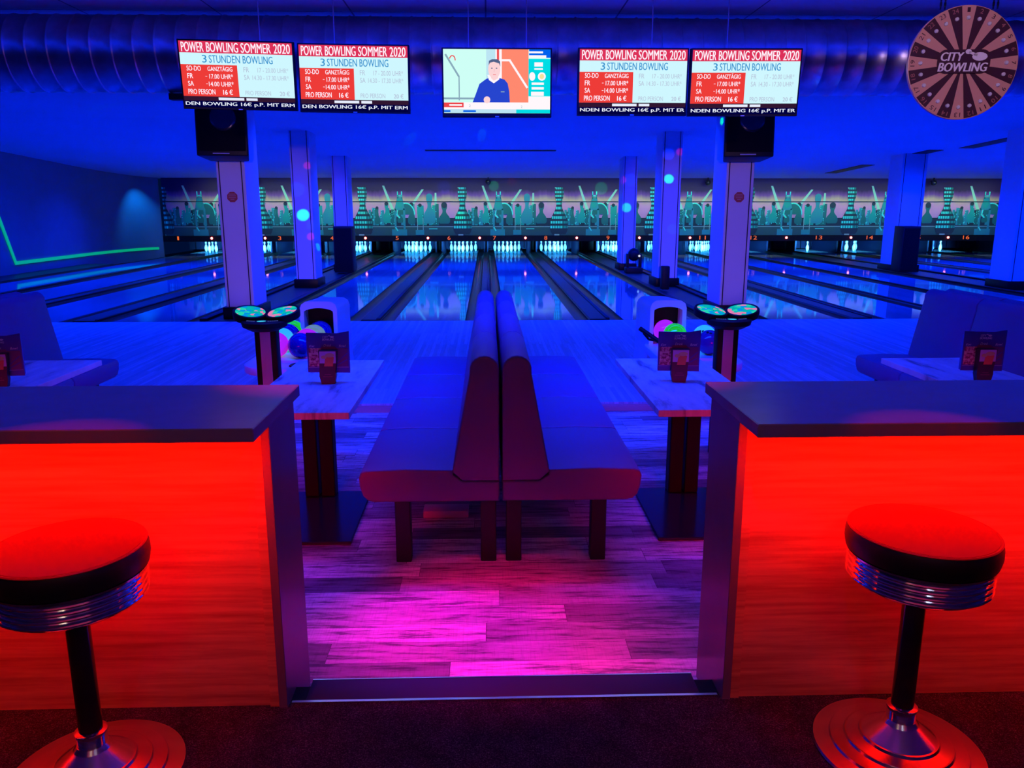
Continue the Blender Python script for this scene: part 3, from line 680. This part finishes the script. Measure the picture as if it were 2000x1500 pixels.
def menu(loc, label, rz=0):
    t = thing('menu_stand', label, 'menu stand', loc, 'menu cards on the tables', (0, 0, R(rz)))
    b = MB(); b.prism([(-.135, .066), (.135, .062), (.137, .335), (.06, .322), (-.137, .326)], 'y', 0, .004); b.box(-.132, .132, .004, .03, .07, .30); b.build('card', [NAVY], t, local=True)
    y = -.001
    b = MB(); b.rect(-.125, -.045, .105, .225, y, 0); b.rect(.047, .125, .105, .225, y, 1); b.rect(-.045, .047, .10, .235, y - .0003, 2)
    b.line((.05, .13), (.12, .19), .006, y - .0006, 3); b.line((.05, .11), (.12, .15), .006, y - .0006, 3)
    b.line((-.13, .10), (.13, .10), .002, y - .0006, 4)
    b.build('menu_pictures', [FOOD, PUR, PUR, NAVY, PINKI], t, local=True)
    b = MB(); logo(b, .005, .290, .08, .034, y - .001, 0); b.text('Eat', -.12, -.085, .232, .246, y - .001, 0, .3); b.text('Drink', -.028, .022, .236, .252, y - .001, 0, .3); b.text('Bowl', .07, .115, .232, .248, y - .001, 0, .3)
    b.build('menu_lettering', PALE, t, local=True)
    g = MB()
    g.prism([(-.042, 0), (.042, 0), (.052, .05), (.050, .09), (.056, .14), (.062, .215), (-.055, .215), (-.05, .14), (-.052, .09), (-.054, .05)], 'y', -.05, -.004, 0, .0, 1)
    g.rect(-.048, .056, .135, .212, -.0505, 3); g.raw([(-.02, -.051, .115), (.035, -.051, .115), (.045, -.051, .175), (-.01, -.051, .18)], [(0, 1, 2, 3)], 1)
    g.disc(.018, .187, .03, .014, -.0512, 2, 14); g.disc(-.02, .175, .018, .012, -.0513, 2, 12)
    g.rect(-.03, .03, .045, .05, -.0508, 4); g.rect(-.02, .02, .06, .064, -.0508, 4)
    g_ = g.build('glass_shaped_holder', [COLA, ORG, LEMON, PINKI, mat('dim_print', (0.2, 0.05, 0.05), .5)], t, local=True)
    g_['label'] = 'holder shaped and printed like a cola glass with orange slice'
    return t
m1 = menu((-1.03, 5.11, .735), 'navy menu card in a cola-glass holder on the table left of the middle benches')
dup(m1, (1.245, 5.09, .735), 'navy menu card in a cola-glass holder on the table right of the middle benches', rot=(0, 0, R(-3)))
dup(m1, (3.235, 5.04, .735), 'navy menu card in a cola-glass holder on the table at the far right', rot=(0, 0, R(-3)))
dup(m1, (-3.09, 5.06, .735), 'navy menu card cut off by the left edge of the photo', rot=(0, 0, R(12)))

# ------------------------------------------------------------------ control consoles
KEY = mat('console_key_sheet', (0, 0, 0), .3, emit=(0.05, 0.9, 0.7), es=1.0)
n_, l_, b_ = nodes(KEY)
v_ = n_.new('ShaderNodeTexVoronoi'); v_.inputs['Scale'].default_value = 26; l_.new(coords(KEY, (1, 1, 1)), v_.inputs['Vector'])
sp = n_.new('ShaderNodeSeparateColor'); l_.new(v_.outputs['Color'], sp.inputs[0])
cr = ramp(KEY, sp.outputs[0], [(0.0, (0.0, 0.55, 0.45)), (0.45, (0.02, 0.8, 0.45)), (0.66, (0.0, 0.35, 0.9)), (0.78, (0.95, 0.25, 0.45))]); n_['Color Ramp'].color_ramp.interpolation = 'CONSTANT'
l_.new(cr, b_.inputs['Emission Color']); b_.inputs['Emission Strength'].default_value = 0.75
def console(x, y, label):
    t = thing('control_console', label, 'console', (x, y, 0), 'scoring consoles with two round key pads')
    b = MB(); b.box(-.078, .078, -.05, .05, 0, 1.0, 0, .008, 2); b.build('post', M['black'], t, local=True)
    b = MB(); b.box(-.037, .037, -.056, -.051, .02, .985); b.build('post_stripe', M['pillar'], t, local=True)['label'] = 'pale stripe down the front of the post'
    b = MB(); b.lathe([(.10, .98), (.155, 1.01), (.165, 1.045), (.15, 1.055)], (0, -.04, 0), 36); b.build('lower_tray', M['black'], t, local=True)
    b = MB(); b.lathe([(.0005, 1.0565), (.032, 1.0565)], (0, -.12, 0), 20); b.build('centre_button', glow('console_button', (0.05, 0.6, 0.9)), t, local=True)
    b = MB()
    for s in (-1, 1):
        for k in range(5): b.box(s * .05 + s * k * .014 - .005, s * .05 + s * k * .014 + .005, -.13 + k * .006, -.118 + k * .006, 1.056, 1.058)
    b.build('small_buttons', glow('dim_button', (0.1, 0.15, 0.7), .7), t, local=True)
    for s in (-1, 1):
        mt_ = Matrix.Translation((s * .118, .03, 1.085)) @ Matrix.Rotation(R(s * -8), 4, 'Y') @ Matrix.Rotation(R(13), 4, 'X')
        b = MB(); b.M = mt_; b.lathe([(.085, -.045), (.118, -.03), (.124, 0.0), (.124, .022), (.118, .028), (.110, .022), (.0005, .022)], (0, 0, 0), 40); p = b.build('pad_housing', M['black'], t, local=True)
        b = MB(); b.M = mt_; b.lathe([(.0005, .0235), (.105, .0235)], (0, 0, 0), 40); b.build('key_pad', KEY, p, local=True)['label'] = 'glowing green and pink round key pad'
    return t
c1 = console(-1.605, 5.8, 'black scoring console on a post in front of the left ball return')
dup(c1, (1.765, 5.8, 0), 'black scoring console on a post, right, beside the right ball return')

# ------------------------------------------------------------------ ball returns
def hood_geo(sd, cx):
    b = MB()
    # tower as arched shell around an opening
    x0, x1, y0, y1 = cx - .185, cx + .185, 8.0, 8.75
    out = [(x0 - .03, LZ)] + [(x0, .55)] + [(x0 + .07 - .07 * math.cos(R(a)), .85 + .075 * math.sin(R(a))) for a in (0, 25, 50, 75, 90)] + [(x1 - .07 + .07 * math.sin(R(a)), .85 + .075 * math.cos(R(a))) for a in (0, 25, 50, 75, 90)] + [(x1, .55), (x1 + .03, LZ)]
    ix0, ix1 = cx - .145, cx + .145
    inn = [(ix0, .45), (ix0, .825)] + [(cx + (-.145 + .29 * f), .825 + .035 * math.sin(math.pi * f) ** .6) for f in (.1, .3, .5, .7, .9)] + [(ix1, .825), (ix1, .45)]
    # front face: strip between outer and inner outline
    n = 9
    def samp(poly, k):
        ln = [0]
        for p, q in zip(poly[:-1], poly[1:]): ln.append(ln[-1] + math.dist(p, q))
        res = []
        for i in range(k):
            d = ln[-1] * i / (k - 1)
            for j in range(len(poly) - 1):
                if ln[j + 1] >= d - 1e-9:
                    f = (d - ln[j]) / max(1e-9, ln[j + 1] - ln[j]); res.append((poly[j][0] + (poly[j + 1][0] - poly[j][0]) * f, poly[j][1] + (poly[j + 1][1] - poly[j][1]) * f)); break
        return res
    A, B = samp(out, 40), samp(inn, 40)
    pts = [(p[0], y0, p[1]) for p in A] + [(p[0], y0 - .0, p[1]) for p in B] + [(p[0], y1, p[1] - .04) for p in A] + [(p[0], y0 + .45, p[1]) for p in B]
    fs = []
    for i in range(39):
        fs += [(i, i + 1, 41 + i, 40 + i), (80 + i, 81 + i, i + 1, i), (40 + i, 41 + i, 121 + i, 120 + i)]
    fs.append(tuple(80 + i for i in range(40))); fs.append((0, 40, 79, 39))
    b.raw(pts, fs, 0)
    bmesh.ops.recalc_face_normals(b.bm, faces=b.bm.faces[:])
    return b, (ix0, ix1)
def ball_return(sd, cx, side):
    t = thing('ball_return', 'white ball return with black-mouthed hood, on the %s beside the scoring console' % side, 'ball return', (cx, 7.7, LZ), 'ball returns')
    b, (a, c) = hood_geo(sd, cx); b.build('hood', M['return'], t, sharp=50)
    b = MB(); b.box(a - .0, c + .0, 8.2, 8.44, .45, .87); b.build('hood_lining', M['black'], t)
    # tray
    xo = cx + sd * .50; xi = cx - sd * .24
    lo, hi = min(xo, xi), max(xo, xi)
    b = MB(); b.prism(rrect(lo, hi, 6.86, 8.25, .3, 8), 'z', .40, .475, 0, .012, 2); b.build('tray', M['return'], t)
    b = MB(); b.prism(rrect(lo + .14, hi - .14, 7.1, 8.2, .2, 8), 'z', .476, .50, 0); b.build('ball_track', M['return'], t)
    b = MB(); b.lathe([(.0005, .478), (.06, .478), (.085, .486), (.12, .486), (.13, .477)], (cx - sd * .06, 6.99, 0), 28); b.build('hand_dryer_ring', M['black'], t)
    b = MB(); b.prism(rrect(cx - .02 if sd > 0 else cx - .38, cx + .38 if sd > 0 else cx + .02, 7.3, 8.1, .1, 5), 'z', LZ, .41); b.build('pedestal', M['return'], t)
    if sd > 0:
        b = MB(); b.tube([(cx - .36, 7.6, .70), (cx - .10, 7.35, .53)], .022, 0, 10); b.tube([(cx - .33, 7.58, .66), (cx - .28, 7.55, .60), (cx - .22, 7.5, .60)], .012, 0, 8); b.build('guard_rail', M['black'], t)
ball_return(-1, -1.69, 'left'); ball_return(1, 1.83, 'right')
BC = {'green': (0.02, .95, 0.0), 'blue': (0.005, 0.005, 0.30), 'teal': (0.05, .8, .45), 'magenta': (0.75, 0.02, 0.55), 'cream': (0.22, .42, 0.12), 'purple': (0.06, 0.02, 0.2)}
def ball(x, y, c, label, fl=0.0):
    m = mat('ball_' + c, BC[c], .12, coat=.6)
    if fl: bb = m.node_tree.nodes['Principled BSDF']; bb.inputs['Emission Color'].default_value = (*BC[c], 1); bb.inputs['Emission Strength'].default_value = fl  # glow added in the ball's own colour, though it is no lamp
    t = MB(); t.ball((0, 0, 0), .116, 0, 36)
    for a, d in ((0, 0), (.03, .012), (.012, .035)):
        t.lathe([(.0125, .1125), (.0005, .113)], (a, d, 0), 10, 1)
    o = t.build('bowling_ball', [m, M['black']], loc=(x, y, .5 + .116), local=True); tag(o, label, 'bowling ball', 'bowling balls on the ball returns')
    o.rotation_euler = (R(rnd.uniform(-60, 60)), R(rnd.uniform(-60, 60)), 0)
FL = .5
ball(-1.70, 7.22, 'blue', 'dark blue bowling ball nearest the seats on the left ball return')
ball(-1.70, 7.48, 'magenta', 'magenta bowling ball behind the blue one, next to the menu card, left return', FL)
ball(-1.69, 7.74, 'cream', 'pale cream bowling ball in front of the left hood mouth', FL)
ball(-1.68, 8.0, 'blue', 'dark blue bowling ball sitting in the mouth of the left hood')
ball(-1.965, 8.05, 'green', 'bright green bowling ball beside the left hood', FL)
ball(-1.955, 7.80, 'blue', 'blue bowling ball between the green and the teal ones, left return')
ball(-1.945, 7.53, 'teal', 'teal bowling ball right of the left console post', FL)
ball(-1.935, 7.27, 'magenta', 'magenta bowling ball half hidden by the left console post', FL)
ball(1.80, 7.98, 'magenta', 'magenta bowling ball in the mouth of the right hood', FL)
ball(1.84, 7.72, 'green', 'bright green bowling ball behind the right menu card', FL)
ball(2.10, 7.60, 'teal', 'teal bowling ball between menu card and console on the right return', FL)
ball(2.06, 7.28, 'purple', 'dark purple bowling ball beside the right console post')

# ------------------------------------------------------------------ counters
def counter(x0, x1, sd, label, lname):
    t = thing('bar_counter', label, 'counter', ((x0 + x1) / 2, 2.6, 0.125))
    e = x1 if sd < 0 else x0            # inner end
    ov = .022
    sx0, sx1 = (x0, x1 + ov) if sd < 0 else (x0 - ov, x1)
    b = MB(); b.box(sx0, sx1, 2.29, 2.885, 1.172, 1.215, 0, .003, 1); b.build('worktop', M['worktop'], t)
    b = MB(); (b.box(e - .03, e, 2.53, 2.87, 0.0, 1.172, 0, .002, 1) if sd < 0 else b.box(e, e + .03, 2.53, 2.87, 0.0, 1.172, 0, .002, 1)); b.build('end_panel', M['counter'], t)
    f0, f1 = (x0, e - .031) if sd < 0 else (e + .031, x1)
    b = MB(); b.box(f0, f1, 2.545, 2.565, 0.125, 1.172); b.build('front_board', M['front'], t)
    b = MB(); (b.box(e - .062, e - .031, 2.535, 2.5449, .126, 1.171) if sd < 0 else b.box(e + .031, e + .062, 2.535, 2.5449, .126, 1.171)); b.build('edge_strip', M['front'], t)
    b = MB(); b.box(f0, f1, 2.84, 2.86, 0.0, 1.172); b.build('back_board', M['counter'], t)
    b = MB(); b.box(f0, f1, 2.335, 2.347, 1.160, 1.171); b.build('led_strip', M['ledred'], t)
    area('led_strip_light', ((f0 + f1) / 2, 2.34, 1.157), (0, 1, -1), abs(f1 - f0), .015, 26, (1.0, 0.003, 0.0003), 115)
    area('rear_led_light', ((f0 + f1) / 2, 2.88, .78), (0, 1, -.42), abs(f1 - f0), .015, 7, (1.0, 0.0, 0.03), 62)
counter(-3.4, -.715, -1, 'grey-topped bar counter with red-lit wood front, left of the gap', 'l')
counter(.832, 3.6, 1, 'grey-topped bar counter with red-lit wood front, right of the gap', 'r')

# ------------------------------------------------------------------ stools
def stool(loc, label):
    t = thing('bar_stool', label, 'bar stool', loc, 'diner style bar stools at the counters')
    b = MB(); b.lathe([(.001, .012), (.255, .0), (.262, .006), (.258, .014), (.210, .022), (.206, .029), (.201, .029), (.166, .036), (.162, .043), (.157, .043), (.122, .052), (.118, .060), (.112, .061), (.055, .105), (.045, .118), (.001, .118)], (0, 0, 0), 64)
    b.build('base', M['chrome_brushed'], t, local=True, sharp=12)
    b = MB(); b.lathe([(.040, .10), (.044, .105), (.044, .150), (.047, .153), (.047, .162), (.040, .166)], (0, 0, 0), 32); b.build('collar', M['chrome'], t, local=True)
    b = MB(); b.lathe([(.034, .14), (.034, .60), (.02, .60)], (0, 0, 0), 32); b.build('post', M['black_metal'], t, local=True)
    pr = [(.05, .585), (.18, .590), (.195, .60)]
    for k in range(4):
        z = .606 + k * .019; pr += [(.199, z), (.207, z + .003), (.209, z + .007), (.207, z + .011), (.197, z + .013)]
    pr += [(.211, .684), (.211, .690)]
    b = MB(); b.lathe(pr, (0, 0, 0), 72); b.build('chrome_band', M['chrome'], t, local=True)
    b = MB(); b.lathe([(.205, .690), (.214, .696), (.219, .72), (.218, .745), (.213, .760), (.2115, .7625)], (0, 0, 0), 64); b.build('seat_side', M['black_vinyl'], t, local=True)
    b = MB(); b.lathe([(.207, .7600), (.213, .7610), (.215, .7645), (.212, .768), (.207, .7665)], (0, 0, 0), 64); b.build('piping', M['red_vinyl'], t, local=True)
    b = MB(); b.lathe([(.207, .7605), (.205, .768), (.18, .774), (.10, .779), (.001, .780)], (0, 0, 0), 64); b.build('seat_top', M['red_vinyl'], t, local=True)
    return t
s1 = stool((1.325, 2.245, .125), 'round red-topped chrome bar stool in front of the right counter')
dup(s1, (-1.225, 2.20, .125), 'round red-topped chrome bar stool in front of the left counter, cut by the edge')

# ------------------------------------------------------------------ hanging screens
SM = [glow('band_red', (0.72, 0.03, 0.10)), glow('white', (0.95, 0.80, 0.90), 1.1), glow('pale', (0.62, 0.93, 1.0)), glow('blue_text', (0.03, 0.28, 0.62)),
      glow('red_block', (0.85, 0.045, 0.04)), glow('grey_text', (0.46, 0.52, 0.68)), glow('dark_band', (0.03, 0.008, 0.03)), glow('ticker', (0.0, 0.0, 0.05)), glow('tick_text', (0.8, 0.85, 1.0))]
def price_picture(b, W, H, tick):
    x0, y = -W / 2, -.0225
    def X(u): return x0 + u * W
    def Z(v): return H / 2 - v * H
    b.rect(X(0), X(1), Z(.175), Z(0), y, 0); b.rect(X(0), X(1), Z(.83), Z(.175), y, 2); b.rect(X(0), X(.5), Z(.83), Z(.35), y - .0004, 4)
    b.rect(X(0), X(1), Z(.9), Z(.83), y, 6); b.rect(X(0), X(1), Z(1), Z(.9), y, 7)
    y -= .001
    def T(s, u0, u1, v0, v1, m, bold=1):
        b.text(s, X(u0), X(u1), Z(v1), Z(v0), y, m)
        if bold:
            for k in range(1, bold + 1): b.text(s, X(u0) + .0012 * k, X(u1) + .0012 * k, Z(v1), Z(v0), y - .0001 * k, m)
    T('POWER', .02, .215, .015, .160, 1, 2); T('BOWLING', .24, .52, .015, .160, 1, 2); T('SOMMER', .545, .81, .015, .160, 1, 2); T('2020', .835, .98, .015, .160, 1, 2)
    T('3', .195, .235, .205, .32, 3, 1); T('STUNDEN', .255, .53, .205, .32, 3, 1); T('BOWLING', .555, .82, .205, .32, 3, 1)
    T('SO-DO', .05, .175, .37, .445, 1); T('GANZTÄGIG', .235, .455, .362, .445, 1)
    T('FR', .05, .1, .485, .56, 1); T('-', .21, .225, .52, .527, 1); T('17.00 UHR*', .245, .455, .485, .56, 1)
    T('SA', .05, .1, .6, .675, 1); T('-', .21, .225, .635, .642, 1); T('14.00 UHR*', .235, .455, .6, .675, 1)
    T('PRO PERSON', .045, .285, .72, .80, 1); T('16 €', .355, .44, .72, .80, 1, 2)
    T('FR', .555, .605, .375, .45, 5, 0); T('17 - 20.00 UHR*', .68, .955, .375, .45, 5, 0)
    T('SA', .555, .605, .49, .565, 5, 0); T('14.30 - 17.30 UHR*', .63, .955, .49, .565, 5, 0)
    T('PRO PERSON', .555, .785, .73, .80, 5, 0); T('20 €', .865, .955, .73, .80, 5, 1)
    b.rect(X(.31), X(.54), Z(.885), Z(.845), y, 8); b.rect(X(.56), X(.66), Z(.885), Z(.845), y, 8)
    T(tick, .01, .99, .912, .985, 8, 2)
def tv_picture(b, W, H):
    x0, y = -W / 2, -.0225
    def X(u): return x0 + u * W
    def Z(v): return H / 2 - v * H
    def Rr(u0, u1, v0, v1, m, k=0): b.rect(X(u0), X(u1), Z(v1), Z(v0), y - .0003 * k, m)
    def Pg(pts, m, k): b.raw([(X(u), y - .0003 * k, Z(v)) for u, v in pts], [tuple(range(len(pts)))], m)
    Rr(0, 1, 0, 1, 0); Rr(.40, .49, 0, .83, 8, 1); Rr(.485, .545, 0, .83, 5, 1); Rr(.50, .52, 0, .18, 2, 2); Rr(.545, .795, 0, .83, 1, 1)
    b.line((X(.02), Z(.08)), (X(.145), Z(.43)), .014, y - .0008, 6); b.line((X(.145), Z(.42)), (X(.145), Z(.80)), .009, y - .0008, 6)
    b.line((X(.53), Z(.17)), (X(.615), Z(.17)), .016, y - .0008, 5); b.line((X(.615), Z(.16)), (X(.785), Z(.60)), .016, y - .0008, 5)
    Rr(0, .52, .755, .785, 6, 2)
    for k in range(7):
        a, c = R(-75 + k * 25), R(-50 + k * 25)
        b.line((X(.085) + .022 * math.sin(a), Z(.165) + .03 * math.cos(a)), (X(.085) + .022 * math.sin(c), Z(.165) + .03 * math.cos(c)), .008, y - .0009, 2)
    # presenter: jumper, shirt collar, head, hair, hand
    Pg([(.27, .83), (.30, .70), (.335, .54), (.40, .46), (.43, .445), (.52, .445), (.57, .47), (.60, .53), (.615, .66), (.62, .83)], 3, 4)
    Pg([(.41, .40), (.53, .40), (.52, .47), (.47, .53), (.425, .48)], 5, 5)
    b.disc(X(.475), Z(.31), .047, .070, y - .0018, 4, 24); Pg([(.44, .36), (.515, .36), (.51, .45), (.47, .49), (.445, .45)], 4, 6)
    Pg([(.422, .25), (.425, .18), (.455, .155), (.505, .155), (.53, .19), (.532, .27), (.52, .22), (.47, .195), (.435, .21)], 7, 7)
    for u in (.452, .496): b.disc(X(u), Z(.295), .007, .004, y - .0024, 7, 10)
    b.line((X(.463), Z(.395)), (X(.49), Z(.395)), .004, y - .0024, 2); b.line((X(.475), Z(.31)), (X(.473), Z(.355)), .003, y - .0024, 9)
    b.disc(X(.405), Z(.79), .026, .026, y - .0022, 4, 16); Rr(.535, .57, .655, .67, 6, 6)
    # side column
    Rr(.80, 1, 0, .13, 10, 3); Rr(.80, .93, .03, .06, 5, 4); Rr(.80, .96, .09, .13, 5, 4); Rr(.795, 1, .145, .73, 11, 3)
    for (u0, u1, v0, v1) in ((.85, .93, .20, .265), (.85, .93, .29, .315), (.825, .94, .515, .55), (.825, .94, .585, .625), (.82, .94, .66, .725)): Rr(u0, u1, v0, v1, 5, 5)
    b.disc(X(.83), Z(.42), .024, .032, y - .0018, 5, 16); b.disc(X(.92), Z(.42), .031, .031, y - .0018, 5, 20); b.disc(X(.92), Z(.42), .018, .02, y - .002, 12, 16)
    # lower thirds
    Rr(0, 1, .83, .94, 5, 7); Rr(.795, 1, .735, .84, 5, 7); Rr(0, .185, .835, .91, 2, 8); Rr(.05, .17, .86, .885, 5, 9)
    Rr(0, .68, .94, 1, 8, 8); Rr(.68, 1, .94, 1, 11, 8); Rr(.0, .06, .955, .985, 10, 9); Rr(.18, .3, .955, .985, 10, 9)
    b.text('2', X(.235), X(.25), Z(.905), Z(.865), y - .003, 6); b.text('2', X(.725), X(.738), Z(.915), Z(.88), y - .003, 6)
TVM = [glow('tv_mint', (0.62, 1.0, 0.92)), glow('tv_orange', (1.0, 0.25, 0.16)), glow('tv_red', (0.85, 0.06, 0.07)), glow('tv_jumper', (0.02, 0.06, 0.62)), glow('tv_skin', (0.98, 0.66, 0.68)),
       glow('tv_white', (1.0, 0.93, 0.97)), glow('tv_grey', (0.25, 0.4, 0.5)), glow('tv_hair', (0.08, 0.12, 0.25)), glow('tv_paleblue', (0.5, 0.78, 0.9)), glow('tv_nose', (0.8, 0.45, 0.5)),
       glow('tv_blue', (0.0, 0.12, 0.85)), glow('tv_cyan', (0.0, 0.72, 0.78)), glow('tv_yellow', (0.9, 0.75, 0.35))]
def screen(loc, rot, label, kind, tick='', W=.845, H=.475, cab=(-.2, .2)):
    t = thing('hanging_screen', label, 'screen', loc, 'flat screens hung in a row from the ceiling', rot)
    b = MB(); zb = -H / 2 - (.015 if kind == 'price' else .03)
    b.box(-W / 2 - .012, W / 2 + .012, -.02, .03, zb, H / 2 + .012, 0, .003, 1); b.box(-.2, .2, .03, .06, -.16, .16, 0, .01); b.build('housing', M['black'], t, local=True)
    b = MB()
    if kind == 'price': price_picture(b, W, H, tick); b.build('display', SM, t, local=True)
    else: tv_picture(b, W, H); b.build('display', TVM, t, local=True)
    b = MB(); b.box(-.015, .015, -.022, -.02, zb + .001, zb + .008); b.build('maker_badge', mat('badge_grey', (.5, .5, .55), .3), t, local=True)
    inv = t.matrix_basis.inverted() if False else (Matrix.Translation(loc) @ __import__('mathutils').Euler(rot).to_matrix().to_4x4()).inverted()
    for cx in cab:
        b = MB(); p0 = Vector((cx, .04, .1)); top = inv @ Vector((loc[0] + cx, loc[1] + .05, 3.619)); b.tube([p0, top], .0045, 0, 6); b.build('suspension_rod', M['rod'], t, local=True)
T1 = 'DEN BOWLING 16€ p.P. MIT ERM'; T2 = 'NDEN BOWLING 16€ p.P. MIT ER'
screen((-1.91, 6.6, 2.838), (R(7), R(.8), R(2)), 'menu screen with red and white price list, leftmost of the row', 'price', T1, cab=(.17,))
screen((-1.02, 6.6, 2.818), (R(2), R(.6), R(0)), 'menu screen with red and white price list, second from left', 'price', T1, W=.83, cab=(-.15,))
screen((.085, 6.6, 2.80), (R(0), 0, R(0)), 'television showing a presenter in a navy jumper, middle of the row', 'tv', W=.83, H=.47, cab=(-.22, .23))
screen((1.148, 6.6, 2.803), (R(0), 0, R(0)), 'menu screen with red and white price list, second from right', 'price', T2, W=.84, cab=(.15,))
screen((2.032, 6.6, 2.803), (R(4), R(-.3), R(0)), 'menu screen with red and white price list, rightmost of the row', 'price', T2, W=.85, cab=(-.14,))

# ------------------------------------------------------------------ prize wheel
wc = (2.848, 5.0, 2.688); Wr = .318
t = thing('prize_wheel', 'round prize wheel with tan and dark wedges, hung from the ceiling at right', 'prize wheel', wc, rot=(0, 0, R(-4)))
WM = [mat('wheel_tan', (0.62, 0.30, 0.24), .4), mat('wheel_dark', (0.05, 0.012, 0.03), .4)]
b = MB(); N = 24
for i in range(N):
    a0, a1 = 2 * math.pi * (i - .5) / N, 2 * math.pi * (i + .5) / N; mid = (a0 + a1) / 2
    b.raw([(0, -.012, 0)] + [(Wr * math.sin(a), -.012, Wr * math.cos(a)) for a in (a0, mid, a1)], [(0, 3, 2, 1)], i % 2)
b.lathe([(Wr, -.0112), (Wr + .004, -.01), (Wr + .004, .012), (Wr, .014)], (0, 0, 0), 72, 0, 'y')
b.build('wheel_face', WM, t, local=True)
b = MB()
for i in range(N):
    a = 2 * math.pi * i / N; b.lathe([(.0115, -.012), (.0115, -.02), (.008, -.024)], (Wr * .79 * math.sin(a), 0, Wr * .79 * math.cos(a)), 10, 0, 'y')
b.build('pegs', mat('peg_white', (.62, .6, .65), .35), t, local=True)
b = MB()
for i in range(N):
    a = 2 * math.pi * i / N; mtx = Matrix.Rotation(a, 4, 'Y')
    s_ = str(i + 1); wd = .009 if len(s_) == 1 else .018
    b.text(s_, -wd, wd, Wr * .89, Wr * .97, -.0135, 1 if i % 2 == 0 else 0, 0, mtx)
b.build('wheel_numbers', [mat('num_tan', (.4, .14, .14), .5), WM[1]], t, local=True)
b = MB(); b.flat(rrect(-.155, .155, -.06, .075, .05, 6), -.02, 0); h_ = b.build('name_plate', WM[1], t, local=True)
b = MB(); logo(b, .0, .008, .30, .12, -.022, 0); b.build('lettering', mat('letter_white', (.8, .75, .8), .4), h_, local=True)
b = MB(); b.lathe([(.001, .0), (.03, .0), (.03, .06), (.001, .06)], (0, 0, 0), 16, 0, 'y'); b.box(-.03, .03, .03, .06, -.28, .28); b.build('back_frame', M['black'], t, local=True)
for dx in (-.16, -.135, .145, .17):
    b = MB(); z = .30; k = 0
    while z < .93:
        if k % 2: b.box(dx - .006, dx + .006, .0, .004, z, z + .022)
        else: b.box(dx - .002, dx + .002, -.004, .008, z, z + .022)
        z += .018; k += 1
    b.build('chain', M['black_metal'], t, local=True)

# ------------------------------------------------------------------ effect projector dots
PJ = (0.1, 8.55, 3.02)
GRN = (0.0, 1.0, .18); BLU = (0.0, .02, 1.0); RED = (1.0, .0, .25)
def dot(tgt, c, p, sz): spot('effect_beam', PJ, tgt, p * (9 if c[1] > .5 else 9), c, sz * 1.25, .5, .004)
for tg, p, sz in (((-4.0, 17.9, 1.66), 900, 1.25), ((0.25, 29.4, 2.55), 1800, .9), ((4.1, 29.4, 2.47), 2400, 1.1), ((3.98, 17.9, 2.43), 700, 1.0), ((-1.0, 29.4, 1.5), 900, .8), ((3.9, 22.7, 1.8), 900, .9), ((-3.8, 18.3, .95), 700, .8), ((11.7, 16.9, 1.7), 1400, .9)): dot(tg, GRN, p, sz)
for tg, p, sz in (((-4.1, 17.9, 2.2), 700, 1.5), ((-1.52, 29.4, 2.5), 1300, 1.1), ((-3.83, 17.9, 1.45), 700, 1.1), ((3.95, 17.9, 2.95), 700, 1.2), ((3.95, 22.6, 2.55), 900, 1.2), ((4.1, 17.9, 1.35), 700, 1.1), ((3.7, 23.0, .9), 900, 1.1), ((11.6, 16.9, 2.0), 1200, 1.1)): dot(tg, BLU, p, sz)
for tg, p, sz in (((-3.85, 17.9, 2.7), 160, .45), ((-3.86, 17.9, 1.2), 200, .5), ((3.75, 22.7, 2.55), 260, .4), ((.9, 29.4, 2.7), 260, .3), ((4.2, 17.9, 3.0), 160, .3)): dot(tg, RED, p, sz)
for tg, p in (((-1.75, 19.2, 3.35), 160), ((-0.1, 18.5, 3.39), 200), ((8.0, 18.8, 3.37), 420), ((-7.0, 15.0, 3.50), 90)): dot(tg, GRN, p, 1.0)
